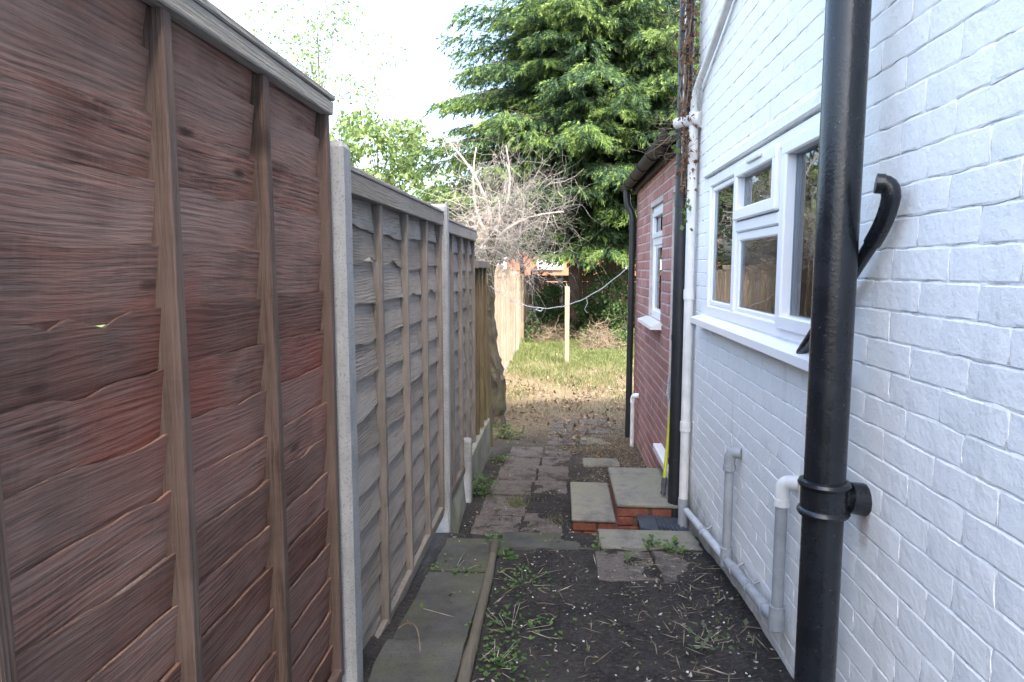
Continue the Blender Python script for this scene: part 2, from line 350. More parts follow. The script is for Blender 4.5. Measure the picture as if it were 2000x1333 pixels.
for r_ in range(9):
    d = random.uniform(.36, .46); xl = -.60 + .02 * r_
    if r_ < 6: slab(xl, xl + .33, py, py + d, 'slab_path', .009, .014)
    if r_ not in (1,): slab(xl + .35, xl + .62, py + .1, py + .08 + d, 'slab_path', random.choice((.004, .007, .009)), .012)
    if r_ in (4, 6, 7, 8): slab(.22, .56, py + .14, py + .04 + d, 'concrete_step' if r_ in (4, 6) else 'slab_path', .009, .012)
    py += d + .02
# ------------------------------------------------------------------ waney-lap fence panels
def board(parent, mat, X, y0, y1, zb, zt, front_low, seed, wane=.010, notch=None):
    """one overlapping board. front_low: its lower edge stands proud (else its upper edge)"""
    n = 44; w1, w2, w3 = wob(seed, 5, 3.0), wob(seed + 1, 4, 2.2), wob(seed + 2, 3, 1.5); m = MB(); vs = []
    for i in range(n + 1):
        y = y0 + (y1 - y0) * i / n; e = wane * w1(y * 1.6) + .0016 * math.sin(y * 37 + seed)
        if notch:
            for yc, dp, wd in notch: e += dp * math.exp(-((y - yc) / wd) ** 2) * (1 if front_low else -1)
        b, t_ = (zb + e, zt) if front_low else (zb, zt + e)
        bo, to = (.020, .001) if front_low else (.001, .019)
        bow = .0025 * w2(y * 2)
        loop = []
        for q in (0, .33, .80, 1): loop.append((X + bo + (to - bo) * q + bow + .0012 * w3(y * 3 + q * 2), y, b + (t_ - b) * q))
        loop += [(X + to - .009 + bow, y, t_ - .002), (X + bo - .009 + bow, y, b + .002)]
        vs += loop
    f = [(i * 6 + k, i * 6 + (k + 1) % 6, (i + 1) * 6 + (k + 1) % 6, (i + 1) * 6 + k) for i in range(n) for k in range(6)]
    f += [tuple(range(5, -1, -1)), tuple(range(n * 6, n * 6 + 6))]
    o_ = m.add(vs, f).build('board', mat, parent)
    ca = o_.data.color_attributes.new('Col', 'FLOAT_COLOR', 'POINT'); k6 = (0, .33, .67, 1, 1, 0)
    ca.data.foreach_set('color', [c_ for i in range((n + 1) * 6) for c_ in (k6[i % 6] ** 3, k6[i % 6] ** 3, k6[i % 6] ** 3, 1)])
    return o_
def batten(parent, mat, x0, x1, y, wd, z0, z1, seed, name='batten'):
    w1, w2 = wob(seed, 3, 1.6), wob(seed + 9, 3, 1.6); m = MB(); vs = []; n = 10; c = .003
    for i in range(n + 1):
        z = z0 + (z1 - z0) * i / n; dy = .004 * w1(z); dx = .002 * w2(z)
        a, b = y - wd / 2 + dy, y + wd / 2 + dy
        vs += [(x0, a, z), (x1 - c + dx, a, z), (x1 + dx, a + c, z), (x1 + dx, b - c, z), (x1 - c + dx, b, z), (x0, b, z)]
    f = [(i * 6 + k, i * 6 + (k + 1) % 6, (i + 1) * 6 + (k + 1) % 6, (i + 1) * 6 + k) for i in range(n) for k in range(6)] + [tuple(range(5, -1, -1)), tuple(range(n * 6, n * 6 + 6))]
    return m.add(vs, f).build(name, mat, parent)
def panel(label, X, y0, y1, z0, z1, pitch, bats, mats, front_low, seed, notches={}, wane=.010, bottom=True, rh=.072):
    p = thing('fence_panel', label, 'fence panel', (X, (y0 + y1) / 2, z0))
    bm_, vm, rm = mats
    nb = int(round((z1 - .03 - z0) / pitch)); pitch = (z1 - .03 - z0) / nb
    for i in range(nb):
        zb = z0 + i * pitch
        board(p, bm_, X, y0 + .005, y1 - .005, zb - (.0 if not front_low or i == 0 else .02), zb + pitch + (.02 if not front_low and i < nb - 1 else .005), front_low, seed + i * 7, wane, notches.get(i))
    for k, b in enumerate(bats): batten(p, vm, X - .0, X + .047, b, .030, z0 + .03, z1 - .012 - rh, seed + k * 3)
    for e in (y0 + .018, y1 - .018): batten(p, vm, X - .0, X + .045, e, .030, z0 + .02, z1 - .003, seed + 50)
    MB().cbox(X + .024, X + .0575, y0 + .002, y1 - .002, z1 - .010 - rh, z1 - .010, .003, .002).build('top_rail', rm, p)
    MB().cbox(X - .030, X + .062, y0 - .003, y1 + .003, z1 - .008, z1 + .008, .003, .002).build('capping', rm, p)
    if bottom: MB().cbox(X + .018, X + .044, y0 + .03, y1 - .03, z0 - .005, z0 + .05, .003, .002).build('bottom_rail', vm, p)
    return p
FX = -.765
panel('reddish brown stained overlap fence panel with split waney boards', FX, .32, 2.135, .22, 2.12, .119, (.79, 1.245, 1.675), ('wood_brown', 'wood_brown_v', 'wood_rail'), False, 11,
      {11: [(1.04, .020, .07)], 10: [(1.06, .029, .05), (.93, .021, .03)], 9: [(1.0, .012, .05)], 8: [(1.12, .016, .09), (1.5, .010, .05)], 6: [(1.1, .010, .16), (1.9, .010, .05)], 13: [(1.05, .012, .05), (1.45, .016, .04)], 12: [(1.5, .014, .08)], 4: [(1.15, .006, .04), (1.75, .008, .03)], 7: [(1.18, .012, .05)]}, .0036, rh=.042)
panel('weathered grey brown overlap fence panel between two concrete posts', FX, 2.275, 4.115, .065, 1.935, .145, (2.73, 3.20, 3.66), ('wood_grey', 'wood_grey_v', 'wood_rail'), True, 211,
      {11: [(2.62, .03, .10), (3.0, .035, .08), (3.75, .03, .06)], 10: [(3.4, .025, .06), (3.9, .03, .05)], 6: [(2.9, .02, .12)]}, .011)
panel('slate grey overlap fence panel beside the stub post and gravel board', FX, 4.235, 5.72, .05, 1.905, .145, (4.55, 4.95, 5.33), ('wood_slate', 'wood_grey_v', 'wood_rail'), True, 411, {}, .011)
def cpost(label, y, z0, z1, x0=-.80, x1=-.690, wd=.095):
    o = thing('concrete_post', label, 'fence post', ((x0 + x1) / 2, y, z0))
    m = MB(); c = .012; vs = []; h = .012
    prof = [(x0, -wd / 2 + c), (x0, wd / 2 - c), (x0 + c, wd / 2), (x1 - c, wd / 2), (x1, wd / 2 - c), (x1, -wd / 2 + c), (x1 - c, -wd / 2), (x0 + c, -wd / 2)]
    k = len(prof)
    for z, s_ in ((z0 - .3, 1), (z1 - .018, 1), (z1, .84)):
        for (x, y_) in prof: vs.append(((x0 + x1) / 2 + (x - (x0 + x1) / 2) * s_, y + y_ * s_, z))
    m.add(vs, [(j * k + i, j * k + (i + 1) % k, (j + 1) * k + (i + 1) % k, (j + 1) * k + i) for j in range(2) for i in range(k)] + [tuple(range(2 * k, 3 * k)), tuple(range(k - 1, -1, -1))])
    m.build('shaft', 'concrete_post', o); return o
cpost('tall speckled concrete fence post beside the reddish brown panel', 2.205, .1, 2.0)
cpost('concrete fence post between the two grey overlap panels', 4.175, -.12, 1.985)
cpost('short mossy concrete stub post by the gravel board', 5.08, -.22, .30, -.765, -.675, .09)
o = MB(); o.add([(-.735, 4.24, -.25), (-.735, 4.98, -.25), (-.735, 4.98, .04), (-.735, 4.24, .02), (-.675, 4.30, -.25), (-.70, 4.98, -.25), (-.725, 4.98, .04), (-.725, 4.28, -.02)], [(0, 1, 2, 3), (4, 7, 6, 5), (0, 4, 5, 1), (3, 2, 6, 7), (0, 3, 7, 4), (1, 5, 6, 2)])
tag(o.build('gravel_board', 'concrete_mossy', origin=(-.72, 4.6, -.25)), 'broken pale concrete slab leaning under the slate grey panel', 'gravel board')
o = MB().cbox(-.745, -.695, 5.14, 6.66, -.26, .115, .008, .004)
tag(o.build('gravel_board', 'concrete_mossy', origin=(-.72, 5.9, -.26)), 'mossy concrete gravel board beneath the low vertical board fence', 'gravel board')
# low vertical-board panel after the overlap panels
p = thing('board_fence', 'low mossy brown fence panel of upright boards', 'fence panel', (-.76, 6.2, .11))
y = 5.75
while y < 6.63:
    wd = random.uniform(.085, .10); MB().cbox(-.775, -.755 + random.uniform(-.004, .006), y, y + wd - .004, .12, 1.60 + random.uniform(-.01, .01), .003, .002).build('board', 'wood_mossy', p); y += wd
for yy in (5.95, 6.25, 6.55): batten(p, 'wood_mossy', -.755, -.715, yy, .035, .12, 1.6, int(yy * 10))
MB().cbox(-.80, -.70, 5.74, 6.67, 1.603, 1.665, .004).build('capping', 'wood_grey_v', p)
o = MB(); vs = []
o.tube([(-.74, 6.95, -.3), (-.76, 6.92, .5), (-.78, 6.88, 1.1)], [.05, .05, .045], 6)
tag(o.build('old_stake', 'wood_mossy', origin=(-.74, 6.95, -.25)), 'green mossy wooden stake leaning before the gnarled trunk', 'stake')

# ------------------------------------------------------------------ brick walls
def brick_meshes(name, mat, h, depth, nvar, edge, rough, L=.225, er=.0045, endf=1):
    out = []
    for v in range(nvar):
        rr = random.Random(v * 13 + 5); nx_, nz_ = 6, 3; vs = []; idx = {}
        lo = wob(v + 1, 4, 9); hi = wob(v + 31, 4, 9)
        for i in range(nx_ + 1):
            for k in range(nz_ + 1):
                y = i / nx_ - .5; z = (k / nz_ - .5) * h
                ed = i in (0, nx_) or k in (0, nz_)
                if k == 0: z += rough * .8 * lo(y)
                if k == nz_: z += rough * .8 * hi(y)
                if i in (0, nx_): y += rr.uniform(-1, 1) * rough * 2.2 / L * .5
                x = edge * rr.uniform(.4, 1.3) * (1 if k in (0, nz_) else endf) if ed else rr.uniform(-1, 1) * rough * .05
                if not ed:      # pull the inner ring out to the rim: a narrow rounded arris
                    if i == 1: y = -.5 + er / L
                    if i == nx_ - 1: y = .5 - er / L
                    if k == 1: z = -.5 * h + er
                    if k == nz_ - 1: z = .5 * h - er
                idx[i, k] = len(vs); vs.append((x, y, z))
        rim = [idx[i, 0] for i in range(nx_)] + [idx[nx_, k] for k in range(nz_)] + [idx[i, nz_] for i in range(nx_, 0, -1)] + [idx[0, k] for k in range(nz_, 0, -1)]
        fs = [(idx[i, k], idx[i, k + 1], idx[i + 1, k + 1], idx[i + 1, k]) for i in range(nx_) for k in range(nz_)]
        b0 = len(vs); vs += [(depth, vs[q][1], vs[q][2]) for q in rim]; n = len(rim)
        fs += [(rim[i], rim[(i + 1) % n], b0 + (i + 1) % n, b0 + i) for i in range(n)]
        me = bpy.data.meshes.new(name); me.from_pydata(vs, [], fs); me.materials.append(M[mat])
        bm = bmesh.new(); bm.from_mesh(me); bmesh.ops.recalc_face_normals(bm, faces=bm.faces[:]); bm.to_mesh(me); bm.free()
        me.polygons.foreach_set('use_smooth', [True] * len(me.polygons)); me.set_sharp_from_angle(angle=R(9)); out.append(me)
    return out
def lay(wall, meshes, X, y0, y1, z0, z1, pitch, L, joint, holes, mat, keep, key, jx=.0015, soldier=None):
    """bricks between y0..y1, z0..z1 avoiding holes [(ya,yb,za,zb)]"""
    B = []; nrow = int((z1 - z0) / pitch)
    for r_ in range(nrow):
        zc = z0 + (r_ + .5) * pitch
        seg = [(y0, y1)]
        for ya, yb, za, zb in holes:
            if zc + pitch * .4 > za and zc - pitch * .4 < zb:
                s2 = []
                for a, b in seg:
                    if yb <= a or ya >= b: s2.append((a, b))
                    else:
                        if ya - a > .03: s2.append((a, ya))
                        if b - yb > .03: s2.append((yb, b))
                seg = s2
        ph = (r_ % 2) * L / 2 + random.uniform(-.012, .012)
        for a, b in seg:
            y = a; k = math.floor((a - y0 - ph) / L) + 1; cuts = [a]
            while True:
                c = y0 + ph + k * L; k += 1
                if c >= b - .04: break
                if c > a + .04: cuts.append(c + random.uniform(-.008, .008))
            cuts.append(b)
            for q in range(len(cuts) - 1): B.append(((cuts[q] + cuts[q + 1]) / 2, cuts[q + 1] - cuts[q] - joint, zc))
    B.sort(key=key); V = []; F = []
    for i, (yc, ln, zc) in enumerate(B):
        me = random.choice(meshes); dx = random.uniform(-jx, jx)
        if i < keep:
            o_ = bpy.data.objects.new('brick', me); COL.objects.link(o_); o_.parent = wall
            o_.location = Vector((X + dx, yc, zc)) - wl_of(wall); o_.scale = (1, ln, 1); o_.rotation_euler = (random.uniform(-.009, .009), 0, 0)
        else:
            k = len(V); V += [(X + dx + q.co.x, yc + q.co.y * ln, zc + q.co.z) for q in me.vertices]; F += [tuple(k + j for j in f.vertices) for f in me.polygons]
    if F:
        m = MB(); m.v = V; m.f = F; tag(m.build('bricks', mat, wall), kind='stuff')
def key_near(b): return (b[0] ** 2 + (b[2] - 1.6) ** 2) if b[2] - 1.6 < .46 * b[0] + .12 and 1.6 - b[2] < .68 * b[0] and b[0] > 1.1 else 99 + b[0]
WX = .82
house = thing('white_house', 'tall white painted brick house with a four pane window', 'house', (3.4, 0, 0))
m = MB(); OP = (2.055, 3.94, 1.335, 2.10)
B0, B1 = WX + .0030, WX + .25
m.box(B0, B1, -6, 4.36, -.4, OP[2]); m.box(B0, B1, -6, 4.36, OP[3], 5.9); m.box(B0, B1, -6, OP[0], OP[2] , OP[3]); m.box(B0, B1, OP[1], 4.36, OP[2], OP[3])
m.box(B1, 6.5, 4.1, 4.36, -.4, 5.9); m.box(6.3, 6.5, -6, 4.1, -.4, 5.9); m.box(B1, 6.3, -6, -5.8, -.4, 5.9); m.box(B1, 6.3, -5.8, 4.1, -.3, .3)
hw = m.build('wall', 'paint_joint', house)
MB().box(WX, WX + .004, -6, .948, -.2, 5.9).build('wall_face', 'paint', house)
MB().box(WX, WX + .004, .95, 4.355, 3.42, 5.9).build('wall_face', 'paint', house)
MB().prism([(.6, 5.9), (6.8, 5.9), (3.65, 6.4)], -6.3, 4.6).build('roof', 'roof', house)
wb = brick_meshes('white_brick', 'paint', .0746, .02, 16, .0019, .0042, endf=.35)
lay(hw, wb, WX, .95, 4.355, -.03, 3.42, .0762, .232, .0020, [OP], 'paint', 300, key_near, .0009)
MB().box(WX + .26, WX + .27, 2.0, 4.0, 1.2, 2.2).build('pane_backing', 'pane_backing', house)  # unseen pale sheet added behind the glass to give the panes a grey haze
# window
win = MB(); wx0, wx1 = WX - .006, WX + .065; fy0, fy1, fz0, fz1 = 2.06, 3.935, 1.34, 2.095
fr = link('window', bpy.data.meshes.new('window'), house, (WX, 3.0, 1.34)); mm = fr.data; mm.materials.append(M['upvc'])
def frame(parent, name, X0, X1, y0, y1, z0, z1, t, mat='upvc'):
    m = MB(); m.cbox(X0, X1, y0, y1, z0, z0 + t, .006); m.cbox(X0, X1, y0, y1, z1 - t, z1, .006)
    m.cbox(X0 + .001, X1, y0, y0 + t, z0 + t * .8, z1 - t * .8, .006); m.cbox(X0 + .001, X1, y1 - t, y1, z0 + t * .8, z1 - t * .8, .006)
    return m.build(name, mat, parent)
bpy.data.objects.remove(fr)
fr = frame(house, 'window', wx0, wx1, fy0, fy1, fz0, fz1, .055)
for yc in (3.345, 2.645): MB().cbox(wx0 + .002, wx1, yc - .032, yc + .032, fz0 + .05, fz1 - .05, .006).build('mullion', 'upvc', fr)
MB().cbox(wx0 + .002, wx1, 2.677, 3.313, 1.765, 1.815, .006).build('transom', 'upvc', fr)
def light(y0, y1, z0, z1, t, sash):
    if sash: frame(fr, 'sash', wx0 - .016, wx0 + .03, y0, y1, z0, z1, t)
    else: frame(fr, 'bead', wx0 + .012, wx0 + .04, y0, y1, z0, z1, t)
    MB().box(wx0 + .022, wx0 + .027, y0 + t * .8, y1 - t * .8, z0 + t * .8, z1 - t * .8).build('pane', 'glass', fr)
light(3.377, 3.88, 1.395, 2.04, .028, False)
light(2.680, 3.310, 1.818, 2.065, .052, True); light(2.677, 3.313, 1.378, 1.765, .040, False); light(2.115, 2.613, 1.378, 2.055, .05, True)
MB().cbox(wx0 - .028, wx0 - .017, 2.86, 3.06, 2.045, 2.062, .003).build('trickle_vent', 'upvc_dirty', fr)
MB().cbox(WX - .020, WX + .03, 1.97, 4.02, 2.105, 2.155, .006, .002).build('lintel_trim', 'paint', house)
m = MB(); m.add([(x, y, z) for x, z in ((.752, 1.318), (.752, 1.286), (.83, 1.286), (.83, 1.338)) for y in (2.0, 4.03)], [(0, 1, 3, 2), (2, 3, 5, 4), (4, 5, 7, 6), (6, 7, 1, 0), (0, 2, 4, 6), (1, 7, 5, 3)])
m.build('window_sill', 'upvc', house)
# --------------------------------- red brick extension
RX = .80
red = thing('brick_extension', 'low red brick extension with white window and doorway', 'house', (2.2, 5.9, -.3))
DO = (4.40, 5.10, .22, 2.13); WO = (5.58, 6.34, 1.17, 2.14)
m = MB(); c0, c1 = RX + .0045, RX + .22; YE = 7.45
m.box(c0, c1, 4.365, YE - .01, -.5, DO[2]); m.box(c0, c1, 4.365, YE - .01, WO[3], 2.46); m.box(c0, c1, 5.10, WO[0], DO[2], WO[3]); m.box(c0, c1, WO[1], YE - .01, DO[2], WO[2]); m.box(c0, c1, WO[0], WO[1], DO[2], WO[2]); m.box(c0, c1, WO[1], YE - .01, WO[2], WO[3])
m.box(c0, c1, 4.365, 4.40, DO[2], WO[3]); m.box(c1, 4.0, YE - .21, YE - .01, -.5, 2.46); m.box(3.8, 4.0, 4.365, YE - .21, -.5, 2.46)
rw = m.build('wall', 'mortar', red)
rb = brick_meshes('red_brick', 'brick', .072, .03, 8, .003, .0022)
lay(rw, rb, RX, 4.37, YE, -.30, 2.46, .0855, .235, .014, [DO, WO, (0, 5.05, -1, .15)], 'brick', 300, lambda b: b[0], .0012)
# gable end bricks of the far corner are one flush face
MB().box(RX + .001, 4.0, YE - .009, YE + .0, -.5, 2.46).build('end_wall', 'brick', red)
MB().prism([(.745, 2.468), (4.05, 2.95), (4.05, 3.01), (.745, 2.492)], 4.37, YE + .12).build('roof', 'roof', red)
MB().cbox(.755, .79, 4.37, YE + .10, 2.39, 2.53, .004).build('fascia', 'gutter', red)
MB().box(.79, .81, 4.37, YE + .10, 2.44, 2.50).build('soffit', 'gutter', red)
rwn = frame(red, 'window', RX + .03, RX + .09, WO[0] + .002, WO[1] - .002, WO[2] + .002, WO[3] - .002, .055)
MB().cbox(RX + .032, RX + .09, WO[0] + .055, WO[1] - .055, 1.80, 1.865, .005).build('transom', 'upvc', rwn)
frame(rwn, 'sash', RX + .015, RX + .05, WO[0] + .05, WO[1] - .05, 1.862, 2.09, .045)
frame(rwn, 'bead', RX + .045, RX + .07, WO[0] + .05, WO[1] - .05, 1.22, 1.80, .025)
for z0, z1 in ((1.90, 2.05), (1.235, 1.79)): MB().box(RX + .05, RX + .055, WO[0] + .07, WO[1] - .07, z0, z1).build('pane', 'glass', rwn)
m = MB(); m.add([(x, y, z) for x, z in ((.715, 1.135), (.715, 1.108), (.85, 1.108), (.85, 1.178)) for y in (5.50, 6.42)], [(0, 1, 3, 2), (2, 3, 5, 4), (4, 5, 7, 6), (6, 7, 1, 0), (0, 2, 4, 6), (1, 7, 5, 3)])
m.build('window_sill', 'upvc', red)
MB().box(RX + .30, RX + .31, 5.5, 6.45, 1.1, 2.2).build('pane_backing', 'pane_backing', red)
dr = frame(red, 'door', RX + .06, RX + .12, DO[0] + .002, DO[1] - .002, DO[2] + .02, DO[3] - .002, .06)
MB().cbox(RX + .075, RX + .11, DO[0] + .06, DO[1] - .06, DO[2] + .075, DO[3] - .06, .004).build('leaf', 'upvc', dr)
MB().cbox(.735, RX + .13, 4.40, 5.36, .165, .222, .006).build('threshold', 'upvc', red)
# --------------------------------- door steps
st = thing('door_step', 'two brick and concrete steps up to the white door', 'step', (.45, 4.75, -.25))
MB().cbox(.372, .795, 4.345, 5.17, .046, .075, .008, .003).build('upper_tread', 'concrete_step', st)
MB().cbox(.082, .368, 4.345, 5.12, -.058, -.034, .006, .003).build('lower_tread', 'concrete_step', st)
MB().box(.392, .79, 4.375, 5.15, -.35, .046).build('upper_core', 'slab_path', st); MB().box(.10, .39, 4.375, 5.10, -.35, -.058).build('lower_core', 'slab_path', st)
for z, xa, xb, ph in ((.014, .38, .79, 0), (-.049, .38, .79, .1), (-.092, .09, .376, .05), (-.112, .38, .79, .05), (-.155, .09, .376, .15), (-.175, .38, .79, .15), (-.218, .09, .376, .03), (-.238, .38, .79, .03)):
    x = xa - ph
    while x < xb - .02:
        a, b = max(x, xa), min(x + .21, xb)
        if b - a > .03: MB().cbox(a, b - .008, 4.357, 4.40, z - .027, z + .028, .004, .0015).build('brick', 'brick_step', st)
        x += .218
for z, xf, ya in ((.014, .38, 4.40), (-.049, .38, 4.40), (-.092, .09, 4.40), (-.155, .09, 4.40)):
    y = ya
    while y < 5.08:
        MB().cbox(xf, xf + .04, y + .004, min(y + .21, 5.10), z - .027, z + .028, .004, .0015).build('brick', 'brick_step', st); y += .218
# ------------------------------------------------------------------ pipes
sp = thing('soil_pipe', 'thick black painted soil pipe standing close to the white wall', 'pipe', (.715, 1.85, .1))
PX, PY = .712, 1.845
MB().tube([(PX, PY, z) for z in (-.1, .5, .94, 1.5, 2.2, 3.2, 4.6)], .0525, 32).build('shaft', 'black', sp, True)
prof = [(.935, .054), (.938, .064), (.946, .068), (.954, .064), (.957, .0595), (1.012, .0595), (1.015, .064), (1.023, .068), (1.031, .064), (1.034, .054)]
MB().tube([(PX, PY, z) for z, r_ in prof], [r_ for z, r_ in prof], 32, False).build('collar', 'black', sp, True)
MB().tube([(PX + .045, PY, .99), (.775, PY, .985), (.779, PY, .985), (.822, PY, .98)], [.034, .030, .042, .044], 14).build('bracket', 'black', sp, True)
wp = thing('waste_pipe', 'thin black waste pipe running diagonally behind the soil pipe', 'pipe', (.79, 1.9, 1.35))
rr_ = .0175
a0 = Vector((.785, 2.275, 1.325)); a1 = Vector((.785, 1.755, 1.70))
MB().tube([a0, a1], rr_, 16).build('pipe', 'black', wp, True)
MB().tube(bend(a1 + Vector((0, .05, -.036)), a1 + Vector((0, -.025, .02)), (.782, 1.712, 1.768), 6) + bend((.780, 1.711, 1.780), (.778, 1.711, 1.797), (.762, 1.716, 1.800), 4), .0215, 16).build('elbow', 'black', wp, True)
MB().tube([(.765, 1.715, 1.799), (.748, 1.720, 1.801)], .0240, 16).build('socket', 'black', wp, True)
for q in (.45,):
    c = a0.lerp(a1, q); MB().tube([c, (.822, c.y, c.z)], [.010, .012], 8).build('clip', 'black', wp)
# grey waste run along the wall foot
gw = thing('grey_waste_pipe', 'sloping grey waste pipe along the foot of the white wall', 'pipe', (.77, 3.2, .2))
WXp = .775
def hz(y): return .345 + (y - 2.385) * (.135 - .345) / (4.02 - 2.385)
MB().tube([(WXp, y_, hz(y_)) for y_ in (2.385, 2.9, 3.08)], .0215, 16).build('pipe', 'grey_plastic', gw, True)
MB().tube([(WXp, y_, hz(y_)) for y_ in (3.14, 3.6, 4.10)], .0205, 16).build('pipe', 'grey_pale', gw, True)
for y_ in (2.52, 2.98, 2.74, 3.62): MB().tube([(WXp, y_ - .022, hz(y_ - .022)), (WXp, y_ + .022, hz(y_ + .022))], .0255, 16).build('coupling', 'grey_plastic', gw, True)
for y_ in (2.74, 2.98, 3.62): MB().tube([(WXp, y_, hz(y_)), (.822, y_, hz(y_) + .03)], .007, 6).build('clip', 'grey_plastic', gw)
def riser(y_, ztop, mtop, elbow_m):
    MB().tube([(WXp, y_, hz(y_)), (WXp, y_, ztop)], .0205, 16).build('riser', 'grey_plastic', gw, True)
    MB().tube([(WXp, y_, hz(y_) - .034), (WXp, y_, hz(y_) - .026), (WXp, y_, hz(y_) + .06)], [.016, .0275, .0275], 16).build('tee', 'grey_plastic', gw, True)
    MB().tube([(WXp, y_, ztop - .05)] + bend((WXp, y_, ztop - .015), (WXp, y_, ztop + .028), (WXp + .02, y_ - .012, ztop + .030), 5) + [Vector((.822, y_ - .03, ztop + .032))], .0255, 16).build('elbow', elbow_m, gw, True)
    MB().tube([(WXp, y_, ztop - .056), (WXp, y_, ztop - .030)], .0285, 16).build('socket', elbow_m, gw, True)
riser(2.375, .83, 'grey', 'upvc_dirty'); riser(3.11, .735, 'grey', 'grey_plastic')
# corner pipes
cw = thing('white_downpipe', 'dirty white downpipe at the corner of the white house', 'pipe', (.765, 4.24, -.2))
MB().tube([(.778, 4.235, z) for z in (.14, 1.0, 1.8, 2.52)], .028, 16).build('shaft', 'upvc_dirty', cw, True)
MB().tube([(.778, 4.235, -.25), (.778, 4.235, .15)], .031, 16).build('boot', 'grey_plastic', cw, True)
for z in (.13, 1.44, .62): MB().tube([(.778, 4.235, z - .03), (.778, 4.235, z + .03)], .033, 16).build('collar', 'upvc_dirty' if z > .3 else 'grey_plastic', cw, True)
MB().tube([(.778, 4.235, 1.27), (.822, 4.20, 1.27)], .016, 8).build('clip', 'grey_plastic', cw)
MB().tube(bend((.778, 4.235, 2.50), (.77, 4.23, 2.60), (.785, 4.16, 2.66), 5) + [Vector((.79, 3.80, 2.77)), Vector((.79, 3.10, 3.0)), Vector((.79, 2.7, 3.13))], .020, 12).build('branch', 'upvc_dirty', cw, True)
MB().tube([(.69, 4.32, 2.47), (.74, 4.27, 2.47), (.82, 4.2, 2.47)], [.034, .034, .050], 14).build('tee', 'upvc_dirty', cw, True)
cb = thing('black_stack', 'tall black stack pipe in front of the white door', 'pipe', (.735, 4.40, -.25))
MB().tube([(.752, 4.395, z) for z in (-.28, .5, 1.5, 2.5, 3.5, 4.8)], .046, 18).build('shaft', 'black_plastic', cb, True)
for z in (2.0, 1.16, .35): MB().tube([(.752, 4.395, z - .02), (.752, 4.395, z + .02)], .049, 18).build('band', 'black_plastic', cb, True)
MB().tube([(.735, 4.345, 2.3), (.735, 4.345, 4.5)], .006, 6).build('cable', 'upvc', cb)
gt = thing('gutter', 'brown black half round gutter under the extension eaves', 'gutter', (.70, 6, 2.45))
pr_ = [(.69 + .056 * math.cos(a), 2.47 + .060 * math.sin(a)) for a in [math.pi + math.pi * i / 10 for i in range(11)]] + [(.69 + .050 * math.cos(a), 2.47 + .053 * math.sin(a)) for a in [2 * math.pi - math.pi * i / 10 for i in range(11)]]
MB().prism(pr_, 4.42, 7.56).build('channel', 'gutter', gt, True)
pe = [(.69 + .062 * math.cos(a), 2.47 + .067 * math.sin(a)) for a in [math.pi + math.pi * i / 10 for i in range(11)]]
for y_ in (4.75, 5.35, 5.95, 6.55, 7.15): MB().prism(pe + [(.752, 2.48), (.628, 2.48)], y_ - .012, y_ + .012).build('union_clip', 'gutter', gt, True)
MB().prism(pe, 7.54, 7.575).build('stop_end', 'gutter', gt, True)
dp = thing('black_downpipe', 'black downpipe with swan neck at the far corner of the extension', 'pipe', (.735, 7.40, -.28))
MB().tube([(.69, 7.42, 2.42)] + bend((.69, 7.42, 2.36), (.69, 7.42, 2.27), (.715, 7.41, 2.23), 5) + bend((.73, 7.40, 2.20), (.752, 7.39, 2.16), (.752, 7.39, 2.08), 5), .036, 14).build('swan_neck', 'black_plastic', dp, True)
MB().tube([(.752, 7.39, 2.10), (.747, 7.39, 1.1), (.742, 7.39, -.26)], .0335, 14).build('shaft', 'black_plastic', dp, True)
for z in (2.07, .98): MB().tube([(.748, 7.39, z - .02), (.748, 7.39, z + .02)], .039, 14).build('bracket', 'black_plastic', dp, True)
ow = thing('overflow_pipe', 'short pale waste pipe with elbow beside the far black downpipe', 'pipe', (.74, 6.95, -.2))
MB().tube([(.745, 7.0, -.27), (.745, 7.0, .24)], .022, 12).build('riser', 'upvc_dirty', ow, True)
MB().tube(bend((.745, 7.0, .22), (.745, 7.0, .30), (.77, 6.97, .30), 5) + [Vector((.805, 6.95, .30))], .027, 12).build('elbow', 'upvc', ow, True)
# ------------------------------------------------------------------ mop, drain cover, pole, post, line
mp = thing('string_mop', 'yellow handled string mop standing upside down on the step', 'mop', (.70, 4.62, .075))
h0, h1 = Vector((.690, 4.50, .078)), Vector((.765, 4.62, .86))
MB().tube([h0.lerp(h1, .13), h0.lerp(h1, .8)], .0125, 12).build('handle', 'yellow', mp, True)
MB().tube([h0.lerp(h1, .8), h1], .0125, 12).build('ferrule', 'rubber', mp, True)
MB().tube([h0 + Vector((0, 0, .012)), h0.lerp(h1, .03), h0.lerp(h1, .05), h0.lerp(h1, .10), h0.lerp(h1, .145), h0.lerp(h1, .16)], [.013, .019, .014, .019, .017, .013], 12).build('grip', 'rubber', mp, True)
m = MB()
for i in range(46):
    a = random.uniform(0, 6.28); r_ = random.uniform(.01, .035); L_ = random.uniform(.10, .26)
    p0 = h1 + Vector((0, 0, .03)); p1 = p0 + Vector((r_ * math.cos(a) * .5 - .008, r_ * math.sin(a), .05)); p2 = p1 + Vector((r_ * math.cos(a) * .3 - .01, r_ * math.sin(a) * .9, -L_))
    m.tube(bend(p0, p1, p2, 5), .0045, 4)
m.build('strings', 'mop', mp)
dc = thing('drain_cover', 'slate coloured slotted plastic cover over the drain pit', 'drain cover', (.62, 4.2, -.28))
m = MB(); m.add([(.50, 4.12, .005), (.50, 4.335, .01), (.80, 4.335, -.01), (.80, 4.10, -.035), (.56, 4.13, -.27), (.56, 4.32, -.27), (.76, 4.33, -.27), (.76, 4.12, -.27)], [(0, 1, 2, 3), (4, 7, 6, 5), (0, 3, 7, 4), (1, 5, 6, 2), (0, 4, 5, 1), (3, 2, 6, 7)])
m.build('tray', 'dust_cover', dc)
